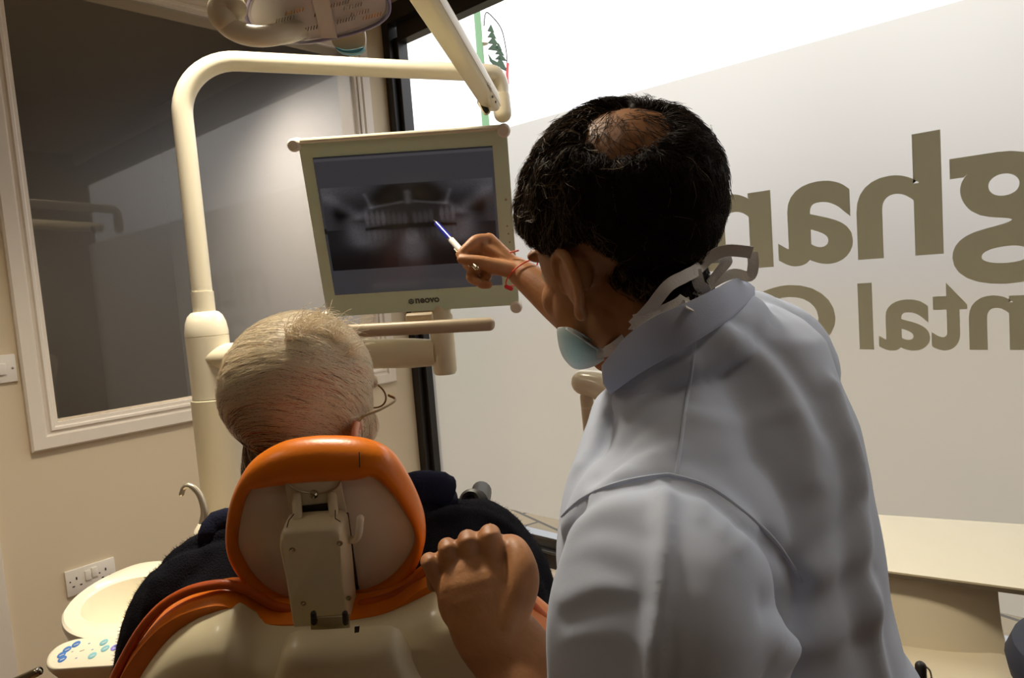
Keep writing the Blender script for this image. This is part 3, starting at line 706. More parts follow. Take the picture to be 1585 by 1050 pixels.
# seat, base and arm so that the chair stands in the room
fh = V((fw.x, fw.y, 0)).normalized(); rh = V((rt.x, rt.y, 0)).normalized(); ZV = V((0, 0, 1))
ctr = CAM + fh*1.25 - rh*.22; ctr.z = 0
mk('seat_cushion', obox(ctr + ZV*.66 + fh*.25, rh, fh, ZV, .50, .62, .12, .05, 5), M['orange'], chair)
mk('seat_shell', obox(ctr + ZV*.56 + fh*.25, rh, fh, ZV, .46, .58, .10, .03, 4), M['shell'], chair)
mk('lift_arm', obox(ctr + ZV*.30 + fh*.05, rh, (fh*.8+ZV*.6).normalized(), (ZV*.8-fh*.6).normalized(), .22, .55, .14, .04, 4), M['shell'], chair)
mk('base', obox(ctr + ZV*.05, rh, fh, ZV, .42, .70, .10, .03, 4), M['shell'], chair)
kn = P(731, 777, 1.22)
mk('armrest', rtube([kn - ZV*.05 + fh*.02, kn + fh*.30 - ZV*.07, kn + fh*.32 - ZV*.30 - rh*.12], .022, 16), M['rubber'], chair)
hh = MB(); kd = (-fh*.75 + ZV*.3 - rh*.2).normalized()
hh.add(lathe(kn - kd*.02, kd, [(.018, -.01)] + [(r_, z_) for i in range(7) for r_, z_ in ((.0225, i*.004), (.0205, i*.004+.002))] + [(.0215, .03), (.017, .033), (.011, .030), (.009, .02)], 30))
mk('armrest_knob', (hh.v, hh.f), M['rubber'], chair)

# ================================================================== RINSE BASIN with tap
bx = P(232, 930, 1.30)
t = thing('rinse_basin', V((bx.x, bx.y, 0)), 'cream rinse basin with a curved tap beside the patient', 'basin')
BP = Plane(P(232, 930, 1.30), ZV)
rim = [(94, 958), (97, 947), (115, 925), (150, 900), (190, 880), (222, 870), (262, 868), (305, 880), (330, 905), (325, 940), (290, 970), (245, 986), (190, 991), (140, 990), (110, 982), (97, 971)]
RO = resample(catmull([BP.at(x, y) for x, y in rim], 5, True), 96); rc = sum(RO, V())/96
def off(pts, c, d, s=1): return [p + (c-p).normalized()*d for p in pts]
vs = []; fs = []
inner = [(124, 945), (135, 925), (165, 906), (205, 893), (240, 890), (280, 900), (295, 920), (285, 945), (250, 960), (200, 961), (150, 961), (132, 957)]
IO = resample(catmull([BP.at(x, y) for x, y in inner], 5, True), 96)
def match(ref, pts, c):
    return by_angle(pts, c, V((1, 0, 0)), V((0, 1, 0)), 96)
RO = match(None, RO, rc); IO = match(None, IO, rc)
ringz = [([p.lerp(rc, .45) for p in RO], -.22), ([p.lerp(rc, .2) for p in RO], -.135), ([p.lerp(rc, .06) for p in RO], -.035), ([p.lerp(rc, .015) for p in RO], -.016), (RO, -.008), ([p.lerp(rc, .01) for p in RO], -.001), ([p.lerp(q, .15) for p, q in zip(RO, IO)], .002),
         ([p.lerp(q, .85) for p, q in zip(RO, IO)], .0), (IO, -.004), ([p.lerp(rc, .03) for p in IO], -.022), ([p.lerp(rc, .10) for p in IO], -.058), ([p.lerp(rc, .22) for p in IO], -.085), ([p.lerp(rc, .5) for p in IO], -.10), ([p.lerp(rc, .93) for p in IO], -.108)]
for pts, z in ringz: vs += [p+ZV*z for p in pts]
for i in range(len(ringz)-1):
    for k in range(96): fs.append([i*96+k, i*96+(k+1) % 96, (i+1)*96+(k+1) % 96, (i+1)*96+k])
fs.append([(len(ringz)-1)*96+k for k in range(96)]); fs.append([k for k in range(96)][::-1])
mk('bowl', (vs, fs), M['cream'], t, angle=32)
mk('drain', lathe(rc-ZV*.1085, ZV, [(.02, 0), (.02, .003), (.014, .004)], 24), M['chrome'], t)
mk('pedestal', obox(V((rc.x*.6+cx0*.4, rc.y*.6+cy0*.4, rc.z/2-.10)), rh, fh, ZV, .22, .26, rc.z-.20, .06, 5), M['cream2'], t)
tp = [P(313, 812, 1.36), P(316, 795, 1.36), P(314, 780, 1.36), P(308, 765, 1.36), P(299, 755, 1.36), P(290, 752, 1.36), P(284, 756, 1.36), P(281, 765, 1.36)]
mk('tap_spout', rtube(catmull(tp, 6), [.0072 - .0022*min(1, k/36) for k in range(43)], 16), M['steel'], t)
tb = P(314, 815, 1.36)
mk('tap_base', lathe(tb-ZV*.05, ZV, [(.02, 0), (.019, .035), (.016, .045), (.011, .052), (.0085, .056)], 24), M['cream'], t)

# ================================================================== CONTROL PANEL
CPn = Plane(P(130, 1010, 1.05), (ZV*.93 - fh*.30 - rh*.1).normalized()); cn = CPn.n
t = thing('control_panel', P(130, 1045, 1.05), 'cream touch panel with round blue buttons in front of the basin', 'control panel')
co = [(70, 1027), (74, 1014), (90, 1000), (115, 991), (150, 987), (190, 985), (240, 985), (262, 1000), (255, 1020), (220, 1030), (170, 1033), (120, 1036), (84, 1038), (73, 1034)]
CO = resample(catmull([CPn.at(x, y) for x, y in co], 5, True), 80); cc = sum(CO, V())/80
vs = []; fs = []; lay = [(.55, -.075), (.30, -.05), (.08, -.024), (.02, -.012), (0, -.007), (.01, -.001), (.035, .0015), (.08, .002)]
for s_, h in lay: vs += [p.lerp(cc, s_) + cn*h for p in CO]
for i in range(len(lay)-1):
    for k in range(80): fs.append([i*80+k, i*80+(k+1) % 80, (i+1)*80+(k+1) % 80, (i+1)*80+k])
fs.append([(len(lay)-1)*80+k for k in range(80)]); fs.append([k for k in range(80)][::-1])
mk('housing', (vs, fs), M['cream'], t, angle=60)
cax = (RT - cn*RT.dot(cn)).normalized(); cay = cn.cross(cax)
B1 = mat('button_blue', (70, 120, 190), .4); B2 = mat('button_teal', (130, 190, 200), .4); B3 = mat('button_violet', (140, 140, 225), .4)
for (x, y, m) in ((118, 998, B1), (104, 1006, B1), (95.5, 1014.5, B1), (96.5, 1021, B1), (161, 995, B2), (163, 1004.5, B2), (143, 1015.5, B2), (178, 1003, B3)):
    b_ = mk('button', lathe(CPn.at(x, y, .0018), cn, [(.0062, 0), (.0062, .0008), (.0055, .001)], 20), m, t, props=dict(label='violet button') if m is B3 else None)
    mk('button_icon', obox(CPn.at(x, y, .0029), (cax+cay*.5).normalized(), cn.cross((cax+cay*.5).normalized()), cn, .006, .0012, .0004), M['white'], b_, smooth=False)
for (x, y) in ((138, 996.5), (143, 1006), (118, 1019), (112, 1009), (127, 1007.5)): mk('printed_mark', obox(CPn.at(x, y, .0022), (cax+cay*.3).normalized(), cn.cross((cax+cay*.3).normalized()), cn, .003 if x != 127 else .007, .0012, .0004), B1 if x not in (112, 127) else M['barm'], t, smooth=False)
mk('support_arm', rtube([P(190, 1060, 1.08), P(300, 1075, 1.2)], .02, 14), M['cream2'], t)
t = thing('handpiece', P(40, 1046, .95), 'silver tube tip poking in at the bottom left corner', 'dental handpiece')
mk('barrel', rtube([P(10, 1062, .95), P(57, 1041, .95)], .0062, 16), M['chrome'], t)
mk('tip', lathe(P(56, 1041.5, .95), (P(57, 1041, .95)-P(10, 1062, .95)).normalized(), [(.0056, .006), (.004, .0075), (.0035, .004)], 16), M['rubber'], t)

# ================================================================== DELIVERY CART on the right
DPl = Plane(V((2.2, -.5, .84)), ZV)
f1, f2 = DPl.at(1371, 884), DPl.at(1585, 912); r1, r2 = DPl.at(1360, 797), DPl.at(1585, 812)
fd = (f2-f1).normalized(); 
A_ = f1 - fd*.28; B_ = f2 + fd*.16
rd_ = (r2-r1).normalized(); C_ = r2 + rd_*.18; D_ = r1 - rd_*.14
ct = (A_+B_+C_+D_)/4
t = thing('instrument_cart', V((ct.x, ct.y, 0)), 'cream instrument cart with a glossy flat top beside the shop window', 'cart')
M['gloss'] = mat('glossy_cream_top', (232, 222, 188), .12, coat=.6, var=.02)
mk('top', slab([A_, B_, C_, D_], ZV, -.004, .0015), M['gloss'], t)
mk('edge_strip', slab([p - ZV*.004 for p in (A_, B_, C_, D_)], ZV, -.009, .001), mat('grey_edge', (120, 108, 88), .4), t)
# curved body bulging towards the room
vs = []; fs = []; nx, nz = 20, 16
fo = V((fd.y, -fd.x, 0)).normalized()
if fo.dot(fh) > 0: fo = -fo
wv = (B_-A_)
for j in range(nz+1):
    tj = j/nz; z = .826 - .32*tj
    wr = .80 - .16*math.sin(tj*1.5)
    for i in range(nx+1):
        ti = i/nx*2-1
        bul = (1-abs(ti)**3)*.05 - .10*(1-tj)**0*0 + .10*math.sin(tj*1.6) 
        vs.append((A_+B_)/2 + fd*(ti*(.21+.05*tj*tj) - .07) - fo*.055 + fo*(bul-.03) + V((0, 0, z-ct.z)))
for j in range(nz):
    for i in range(nx): a = j*(nx+1)+i; fs.append([a, a+1, a+nx+2, a+nx+1])
k0 = len(vs); vs += [V(v) - fo*.0 + V((0, 0, 0)) for v in []]
bk = [v - fo*.22 for v in vs[:k0]]; vs += bk; fs += [[a+k0 for a in f][::-1] for f in fs[:]]
edge = [i for i in range(nx+1)] + [j*(nx+1)+nx for j in range(1, nz+1)] + [nz*(nx+1)+i for i in range(nx-1, -1, -1)] + [j*(nx+1) for j in range(nz-1, 0, -1)]
for a, b_ in zip(edge, edge[1:]+edge[:1]): fs.append([a, b_, b_+k0, a+k0])
mk('body', (vs, fs), M['cream2'], t, angle=50)
mk('lower_body', obox((A_+B_)/2 + fd*-.06 + fo*.05 + V((0, 0, .545-ct.z)), fd, fo, ZV, .50, .34, .30, .07, 6), M['cream2'], t)
mk('plinth', obox((A_+B_)/2 + fd*-.05 + V((0, 0, .21-ct.z)), fd, fo, ZV, .38, .30, .42, .05, 5), M['cream2'], t)
hd_ = P(1425, 1032, 1.2)
mk('instrument_holder', rtube([hd_, hd_-ZV*.05], .009, 14), M['rubber'], t)
mk('holder_wire', tube(catmull([hd_+rh*.008, hd_+rh*.016-ZV*.01, hd_+rh*.018-ZV*.03, hd_+rh*.012-ZV*.05], 4), .0015, 8), M['steel'], t)
# stool at the right edge
sb = P(1765, 1035, 1.0)
t = thing('operator_stool', V((sb.x, sb.y, 0)), 'dark blue stool seat at the bottom right corner', 'stool')
so_ = V((sb.x, sb.y, 0))
mk('seat', lathe(so_+ZV*(sb.z-.05), ZV, [(.02, 0), (.13, 0), (.155, .015), (.16, .04), (.15, .065), (.12, .075), (.0, .078)], 40), M['navy'], t)
mk('column', tube([so_+ZV*.06, so_+ZV*(sb.z-.05)], .025, 16), M['chrome'], t)
mk('base', lathe(so_, ZV, [(.22, 0), (.22, .02), (.06, .06), (.03, .08)], 32), M['rubber'], t)

# ================================================================== PEOPLE
M['skinD'] = mat('skin_tan', (182, 128, 82), .5, rgb2=(158, 106, 64), vscale=22, bump=.25, bscale=160, sss=.05, sscale=.006)
M['skinP'] = mat('skin_fair', (226, 164, 134), .48, rgb2=(208, 132, 104), vscale=26, bump=.3, bscale=150, sss=.15, sscale=.006)
M['hairD'] = mat('hair_black_brown', (40, 29, 20), .6, spec=.2)
M['hairD2'] = mat('hair_greying', (124, 102, 76), .5, spec=.4)
M['hairP'] = mat('hair_pale_blond', (250, 236, 208), .4, spec=.5)
M['hairP2'] = mat('hair_grey_shaded', (112, 84, 54), .45, spec=.4)
M['coat'] = mat('coat_pale_blue', (198, 209, 230), .75, bump=.03, bscale=900, sheen=.1)
M['collar'] = mat('collar_blue', (188, 200, 228), .75, bump=.12, bscale=900, sheen=.2)
M['fleece'] = mat('fleece_navy', (20, 20, 27), .95, bump=1.0, bscale=420, spec=.1)
M['collarP'] = mat('collar_navy_blue', (24, 27, 46), .9, bump=.6, bscale=400, spec=.15)
M['eye'] = mat('eye_white', (235, 230, 220), .2)
M['iris'] = mat('iris_dark', (50, 32, 20), .2)
M['trousers'] = mat('trousers_dark', (36, 38, 46), .85)
M['mask'] = mat('mask_pale_blue', (206, 234, 242), .7, sss=.8, ssr=(1, 1, 1), sscale=.02, bump=.2, bscale=500)
M['strap'] = mat('strap_white', (248, 245, 240), .75, bump=.3, bscale=700)

class Head:
    def __init__(s, o, yaw, pitch, roll, sc):
        """o origin between the ears; yaw to the left of the camera's heading, pitch forward, roll towards the left shoulder (degrees)"""
        y0 = math.atan2(-fh.x, fh.y)
        s.R = Matrix.Rotation(y0 + math.radians(yaw), 3, 'Z') @ Matrix.Rotation(math.radians(roll), 3, 'Y').inverted() @ Matrix.Rotation(math.radians(-pitch), 3, 'X')
        s.o = o; s.sc = sc; s.ey = .003
    def w(s, x, y, z): return s.o + s.R @ V((x, y, z))*s.sc
    def d(s, x, y, z): return s.R @ V((x, y, z))
    def l(s, p): return s.R.transposed() @ (p - s.o)/s.sc
    def ell(s, c, r, n=14): return sphere(s.w(*c), s.sc, r, n, axes=(s.d(1, 0, 0), s.d(0, 1, 0), s.d(0, 0, 1)))
    def tb(s, pts, r, **k): return rtube([s.w(*p) for p in pts], [x*s.sc for x in r], 16, **k)
    def parts(s, prot=(.30, .30)):
        P_ = [s.ell((0, -.012, .045), (.077, .097, .083), 56), s.ell((0, .022, .008), (.068, .068, .092), 40), s.ell((0, .036, -.050), (.056, .052, .050)),
              s.ell((0, .074, -.086), (.022, .018, .018)), s.tb([(0, .088, .025), (0, .108, -.008), (0, .116, -.022)], [.009, .011, .015]),
              s.ell((.011, .104, -.026), (.010, .011, .009)), s.ell((-.011, .104, -.026), (.010, .011, .009)),
              s.ell((0, .080, .036), (.050, .016, .012)), s.ell((.038, .058, -.018), (.028, .026, .026)), s.ell((-.038, .058, -.018), (.028, .026, .026)),
              s.ell((0, .090, -.052), (.024, .011, .006)), s.ell((0, .088, -.062), (.021, .011, .007)),
              s.ell((.045, .012, -.055), (.020, .030, .026)), s.ell((-.050, .036, -.035), (.020, .036, .034)), s.ell((-.045, .012, -.055), (.020, .030, .026))]
        for sx in (-1, 1):
            # ear: bowl, helix rim, lobe, tragus; stands out and back from the head
            def e_(u, v, h): # u back, v up, h out
                return (sx*(.0740 + h + (prot[0] if sx < 0 else prot[1])*max(u+.010, 0)), s.ey - u*.95, -.011 + v - .15*u)
            P_.append(sphere(s.w(*e_(.004, -.002, .002)), s.sc, (.0045, .0165, .024), 10, axes=(s.d(sx*.95, .3, 0), s.d(-sx*.3, .95, 0), s.d(0, 0, 1))))
            hx_ = [e_(*q) for q in ((-.012, .008, .004), (-.010, .020, .004), (.001, .028, .004), (.014, .027, .004), (.022, .017, .005), (.0225, .004, .005), (.016, -.012, .004), (.006, -.022, .003), (-.004, -.027, .002))]
            P_.append(rtube(catmull([s.w(*q) for q in hx_], 4), [.0048*s.sc]*33, 10))
            P_.append(rtube(catmull([s.w(*e_(*q)) for q in ((.012, .020, .004), (.014, .006, .005), (.008, -.008, .005), (.0, -.012, .004))], 4), .003*s.sc, 8))
            P_.append(s.ell(e_(.0, -.029, .002), (.005, .0085, .0085), 8)); P_.append(s.ell(e_(-.013, -.004, .003), (.004, .004, .0065), 8))
            P_.append(s.ell((sx*.070, -.004, .0), (.012, .014, .024), 8))
        s.skull = P_[:4] + P_[12:14]
        return P_
    def face(s, parent):
        for sx in (-1, 1):
            mk('eye', s.ell((sx*.031, .074, .012), (.0125, .0125, .0125), 10), M['eye'], parent)
            mk('iris', s.ell((sx*.031, .0835, .012), (.006, .004, .006), 8), M['iris'], parent)
def smoothstep(a, b, x):
    t = min(1, max(0, (x-a)/(b-a))); return t*t*(3-2*t)
def bvh_of(co, fs): return BVHTree.FromPolygons([V(c) for c in co], fs)
def hit(bv, px, py, off=0.0, dflt=.6):
    r = ray(px, py).normalized(); h = bv.ray_cast(CAM, r)
    return (h[0] - r*off) if h[0] is not None else P(px, py, dflt)
def hair_cap(head, bv, thick, NA=110, NB=70):
    """shell over the scalp: thick(local dir, local point) -> metres above the skin (negative hides it inside)"""
    c = head.w(0, -.012, .035); vs = []; fs = []
    for j in range(NB+1):
        th = math.pi*j/NB
        for i in range(NA):
            ph = 2*math.pi*i/NA; dl = V((math.sin(th)*math.cos(ph), math.sin(th)*math.sin(ph), math.cos(th)))
            dw = head.d(*dl); h = bv.ray_cast(c + dw*.3, -dw)
            q = h[0] if (h[0] is not None and (h[0]-c).length < .15) else c + dw*.06
            vs.append(q + dw*thick(dl, head.l(q)))
    for j in range(NB):
        for i in range(NA): fs.append([j*NA+i, j*NA+(i+1) % NA, (j+1)*NA+(i+1) % NA, (j+1)*NA+i])
    return vs, fs
def strands(bv, seeds, flow, nseg, steplen, rad, lift, jit=.25, sides=3, R=random.Random(5), clump=None):
    """each strand follows the flow over the surface; one mesh"""
    vs = []; fs = []
    for p, nrm in seeds:
        L = steplen*R.uniform(.6, 1.25); pts = []; q = p.copy(); lf = lift*R.uniform(.3, 1.2); nn2 = nrm
        jv = V((R.gauss(0, 1), R.gauss(0, 1), R.gauss(0, 1)))*jit; cv = V((R.gauss(0, 1), R.gauss(0, 1), R.gauss(0, 1)))*jit*.5
        for k in range(nseg+1):
            pts.append(q + nn2*(lf*(k/nseg)**.7 + .0006))
            d = flow(q, nn2) + jv + cv*k/nseg; d = (d - nn2*d.dot(nn2))
            if d.length < 1e-6: break
            q2 = q + d.normalized()*L; h = bv.find_nearest(q2)
            if h[0] is None: break
            q, nn2 = h[0], h[1]
        if len(pts) < 3: continue
        rr = rad*R.uniform(.7, 1.3); k0 = len(vs)
        for k, a in enumerate(pts):
            t = (pts[min(k+1, len(pts)-1)]-pts[max(k-1, 0)]).normalized(); b = t.cross(nn2).normalized(); c2 = t.cross(b)
            r_ = rr*(1-.75*k/(len(pts)-1))
            for m in range(sides):
                an_ = 2*math.pi*m/sides; vs.append(a + b*(math.cos(an_)*r_) + c2*(math.sin(an_)*r_))
        for k in range(len(pts)-1):
            for m in range(sides): a = k0+k*sides+m; b = k0+k*sides+(m+1) % sides; fs.append([a, b, b+sides, a+sides])
    return vs, fs
def scatter(co, fs, keep, count, R, nrm=None):
    co = np.asarray(co); tri = np.array([[f[0], f[1], f[2]] for f in fs] + [[f[0], f[2], f[3]] for f in fs if len(f) == 4])
    a, b, c = co[tri[:, 0]], co[tri[:, 1]], co[tri[:, 2]]; cr = np.cross(b-a, c-a); ar = np.linalg.norm(cr, axis=1); cum = np.cumsum(ar); out = []; tries = 0
    while len(out) < count and tries < count*30:
        tries += 1; i = int(np.searchsorted(cum, R.random()*cum[-1])); i = min(i, len(tri)-1)
        u, v = R.random(), R.random()
        if u+v > 1: u, v = 1-u, 1-v
        p = V(a[i] + (b[i]-a[i])*u + (c[i]-a[i])*v); n = V(cr[i]).normalized()
        if keep(p, n): out.append((p, n))
    return out
def npoly(co, pts):
    """distance of every vertex to a 3D polyline"""
    best = np.full(len(co), 9.0)
    for a, b in zip(pts, pts[1:]):
        a = np.array(a); b = np.array(b); d = b-a; t = np.clip(((co-a)@d)/max(d@d, 1e-12), 0, 1)
        best = np.minimum(best, np.linalg.norm(co-(a+t[:, None]*d), axis=1))
    return best
def rows_loft(rows, n=40, power=2.2):
    """rows: (py, xl, xr, d, half depth) measured from the photo -> closed solid of elliptical sections"""
    vs = []; fs = []
    for (py, xl, xr, d, hd2) in rows:
        a = P(xl, py, d); b = P(xr, py, d); c = (a+b)/2; wv_ = (b-a)/2
        for k in range(n):
            t = 2*math.pi*k/n; cs, sn_ = math.cos(t), math.sin(t)
            cs = math.copysign(abs(cs)**(2/power), cs); sn_ = math.copysign(abs(sn_)**(2/power), sn_)
            vs.append(c + wv_*cs + fh*(hd2*sn_))
    for i in range(len(rows)-1):
        for k in range(n): fs.append([i*n+k, i*n+(k+1) % n, (i+1)*n+(k+1) % n, (i+1)*n+k])
    fs.append(list(range(n))[::-1]); fs.append([(len(rows)-1)*n+k for k in range(n)])
    return vs, fs

# ------------------------------------------------------------------ the dentist
DH = Head(P(970, 392, .635), 37, 16, 9, .955)
dent = thing('person', V((P(1150, 900, .66).x, P(1150, 900, .66).y, 0)), 'person in a pale blue clinic coat leaning over and pointing a pen at the monitor', 'person')
pk = DH.parts((.30, .08))
neck = [DH.w(0, .0, -.02), DH.w(0, .002, -.07), P(1050, 560, .69), P(1090, 640, .71)]
pk.append(rtube(catmull(neck, 4), [.053]*4+[.052]*4+[.052]*4+[.06], 24))
DSK = MB()
for p_ in DH.skull + [pk[-1]]: DSK.add(p_)
DSK = BVHTree.FromPolygons(DSK.v, DSK.f)
# torso core inside the coat
pk.append(rows_loft([(600, 1010, 1210, .69, .06), (640, 960, 1260, .68, .07), (750, 930, 1290, .67, .08), (900, 950, 1310, .66, .09), (1100, 980, 1340, .66, .09), (1300, 980, 1340, .66, .09)], 32))
# near (left) arm: shoulder, elbow, forearm and the hand gripping the chair
shL, elL, wrL = P(1080, 800, .54), P(1045, 1400, .585), P(759, 970, .650)
pk.append(rtube(catmull([shL, shL.lerp(elL, .5), elL, elL.lerp(wrL, .35)+V((0, 0, -.0)), elL.lerp(wrL, .7), P(796, 1020, .646), wrL, P(742, 905, .655)], 5), [.05]*5+[.046]*5+[.043]*5+[.044]*5+[.040]*5+[(.0375, .029)]*5+[(.0375, .026)]*5+[(.038, .022)], 24, upv=-fw))
kn_ = [P(692, 916, .664), P(712, 906, .660), P(738, 900, .657), P(766, 898, .654)]
pip = [P(664, 869, .668), P(692, 847, .665), P(724, 836, .662), P(758, 828, .659)]
tip = [P(672, 905, .715), P(700, 888, .720), P(730, 880, .722), P(760, 876, .72)]
rr = [.0088, .0094, .0103, .0108]
for k in range(4):
    pk.append(rtube(catmull([wrL.lerp(kn_[k], .15), wrL.lerp(kn_[k], .55), kn_[k]], 4), [(.020, .018)]*4+[(.016, .016)]*4+[rr[k]+.0012], 14, upv=-fw))
    pk.append(rtube(catmull([kn_[k], kn_[k].lerp(pip[k], .6), pip[k], pip[k].lerp(tip[k], .5)+fh*.012, tip[k]], 4), [rr[k]+.0012]*4+[rr[k]]*5+[rr[k]]*4+[rr[k]*.9]*4, 14))
pk.append(rtube(catmull([P(785, 960, .642), P(806, 905, .644), P(806, 872, .650), P(795, 848, .664), P(778, 845, .690)], 4), [.019]*4+[.0165]*4+[.013]*4+[.0115]*4+[.010], 16))
pk.append(sphere(P(742, 925, .656), .036, (1.12, .56, 1.15), 12, axes=(RT, fw, UP)))
# far (right) arm reaching past the face to the screen
shR, elR, wrR = P(1215, 560, .86), P(985, 560, 1.06), P(800, 417, 1.165)
pk.append(rtube(catmull([shR, shR.lerp(elR, .5), elR, elR.lerp(wrR, .4), elR.lerp(wrR, .75), wrR], 5), [.052]*5+[.046]*5+[.040]*5+[.037]*5+[(.029, .026)]*5+[(.0235, .021)], 24, upv=UP))
hk = [P(757, 371, 1.165), P(748, 384, 1.155), P(748, 399, 1.155), P(752, 414, 1.16)]
for k in range(4):
    pk.append(rtube([wrR.lerp(hk[k], .1), wrR.lerp(hk[k], .55), hk[k]], [(.016, .015), (.014, .013), .0115], 14))
pk.append(rtube(catmull([hk[0], P(738, 372, 1.15), P(726, 381, 1.140), P(712, 394, 1.135)], 4), [.0105]*4+[.0095]*4+[.0085]*4+[.0075], 14))
pk.append(rtube(catmull([hk[1], P(727, 394, 1.150), P(722, 408, 1.145), P(727, 412, 1.14)], 4), [.0105]*4+[.009]*4+[.008]*5, 14))
pk.append(rtube(catmull([hk[2], P(734, 418, 1.150), P(729, 430, 1.142), P(738, 436, 1.138)], 4), [.0105]*4+[.009]*4+[.0085]*4+[.0075], 14))
pk.append(rtube(catmull([hk[3], P(752, 430, 1.152), P(744, 439, 1.144), P(756, 441, 1.140)], 4), [.0105]*4+[.0085]*4+[.008]*4+[.007], 14))
pk.append(rtube(catmull([P(790, 418, 1.150), P(765, 412, 1.138), P(738, 405, 1.130), P(714, 402, 1.128)], 4), [.014]*4+[.0125]*4+[.0098]*4+[.0075], 14))
co, no, fs = remesh(pk, .0023, 4, .5)
dbody = mk('skin', ([V(c) for c in co], fs), M['skinD'], dent, angle=180)
DB = bvh_of(co, fs)
DH.face(dbody)
# hair: shell plus strands, thin over the crown
bald_l = DH.l(hit(DB, 968, 189)); bald = (bald_l - V((0, -.012, .035))).normalized()
def hairline(dl, lp):
    """1 inside the hair area of a short-haired head (local coordinates)"""
    x, y, z = lp
    front = smoothstep(.060, .045, y - max(0, z-.03)*.45 + (0 if z > .02 else (.02-z)*.55))
    low = smoothstep(-.066, -.054, z + max(0, -y-.03)*.45 - max(0, y+.02)*.9 - .052*smoothstep(.030, .064, abs(x)))
    side = 1.0
    if abs(x) > .05 and z < .02:      # clear the ear, keep a sideburn in front of it
        e2 = ((y+.013)/.027)**2 + ((z+.016)/.038)**2
        side = smoothstep(.9, 1.4, e2) if y < .010 else smoothstep(-.020, -.006, z)
    return front*low*side
def thickD(dl, lp):
    h = hairline(dl, lp); b = smoothstep(math.cos(math.radians(31)), math.cos(math.radians(15)), dl.dot(bald) + noise.noise(V(dl)*9)*.04)
    n1 = noise.noise(V(dl)*7)*.003
    return -.004 + h*(.0115 + n1)*(1-b) - b*.0035
cap = hair_cap(DH, DSK, thickD, 150, 100)
keepf = [max(hairline(None, DH.l(cap[0][i])) for i in f) > .03 for f in cap[1]]
cap = (cap[0], [f for f, k_ in zip(cap[1], keepf) if k_])
hairD = mk('hair', cap, M['hairD'], dent, angle=180)
CB = BVHTree.FromPolygons([V(v) for v in cap[0]], cap[1])
whorl = DH.w(0, -.065, .10)
def flowD(q, n):
    d = (q - whorl); d = d - n*d.dot(n)
    t = n.cross(d)
    z_ = noise.noise_vector(q*38)
    return d.normalized()*1.0 + t.normalized()*.35 + V(z_)*1.3
capc = np.array([list(v) for v in cap[0]])
Rg = random.Random(11)
def keepD(dens_bald=.12):
    def k(p, n):
        lp = DH.l(p); dl = (lp-V((0, -.012, .035))).normalized()
        if hairline(dl, lp) < .55: return False
        a_ = math.degrees(math.acos(min(1, dl.dot(bald))))
        if a_ < 30: return Rg.random() < .16 + .84*smoothstep(12, 28, a_)
        return True
    return k
sd = scatter(capc, cap[1], keepD(), 16500, Rg)
outw = lambda s_, c: [(p, (n if n.dot(p-c) > 0 else -n)) for p, n in s_]
dc = DH.w(0, -.012, .035); sd = outw(sd, dc)
class OutB:
    """surface lookup whose normals always face out of the head"""
    def __init__(s, b, c): s.b = b; s.c = c
    def find_nearest(s, q):
        h = s.b.find_nearest(q)
        return (h[0], h[1] if h[1].dot(h[0]-s.c) > 0 else -h[1], h[2], h[3]) if h[0] is not None else h
CBo = OutB(CB, dc)
mk('hair_strands', strands(CBo, sd[:12500], flowD, 5, .0055, .00042, .005, .35, R=Rg), M['hairD'], hairD, angle=180, props=dict(kind='stuff'))
def fr(p): lp = DH.l(p); return lp.x < -.012 and lp.y > -.05
bs_ = outw(scatter(co, fs, lambda p, n: (p-dc).length < .14 and (DH.l(p)-V((0, -.012, .035))).normalized().dot(bald) > math.cos(math.radians(33)), 950, Rg), dc)
mk('thin_crown_strands', strands(OutB(DB, dc), bs_, flowD, 6, .0055, .0003, .004, .5, R=Rg), M['hairD'], hairD, angle=180, props=dict(kind='stuff'))
mk('greying_strands', strands(CBo, [s_ for s_ in sd[12500:] if fr(s_[0]) or Rg.random() < .05], flowD, 5, .0045, .00036, .007, .6, R=Rg), M['hairD2'], hairD, angle=180, props=dict(kind='stuff', label='greying brown strands at the temple'))

# ---- coat
ck = [rows_loft([(470, 1120, 1195, .68, .03), (492, 1035, 1240, .68, .06), (520, 985, 1268, .675, .085), (570, 955, 1283, .67, .10), (640, 928, 1308, .66, .115), (720, 905, 1325, .65, .12), (800, 890, 1336, .64, .13), (900, 895, 1352, .64, .135), (980, 900, 1374, .64, .14), (1060, 905, 1420, .64, .14), (1250, 900, 1460, .66, .15), (1500, 880, 1480, .70, .16), (1700, 870, 1500, .72, .17)], 48, 2.0)]
slv = catmull([P(1085, 800, .560), P(1062, 850, .505), P(1046, 930, .475), P(1035, 1040, .475), P(1020, 1180, .50), P(1006, 1330, .54)], 5)
ck.append(rtube(slv, [(.062, .05)]*5+[(.083, .066)]*5+[(.087, .068)]*5+[(.084, .066)]*5+[(.080, .064)]*5+[(.078, .064)], 48, upv=-fh, power=1.45))
ck.append(rtube([P(1180, 830, .60), P(1235, 900, .60), P(1235, 1010, .60)], .058, 20))
ck.append(sphere(P(1040, 830, .545), .078, (1.12, .95, 1.0), 16, axes=(RT, fw, UP)))
ck.append(rtube(catmull([P(x, y+14, d+.020) for (x, y), d in zip([(975, 600), (1000, 578), (1033, 556), (1078, 530), (1122, 502), (1152, 480)], [.572, .560, .552, .556, .578, .615])], 4), [.015]*4+[.021]*4+[.026]*13, 16))
ck.append(rtube(catmull([P(1120, 590, .66), P(1060, 660, .60), P(1045, 760, .545)], 5), [.05]*5+[.058]*5+[.055], 24))
ck.append(rtube(catmull([P(960, 640, .66), P(928, 760, .60), P(918, 880, .56)], 5), [.026]*5+[.033]*5+[.03], 24))
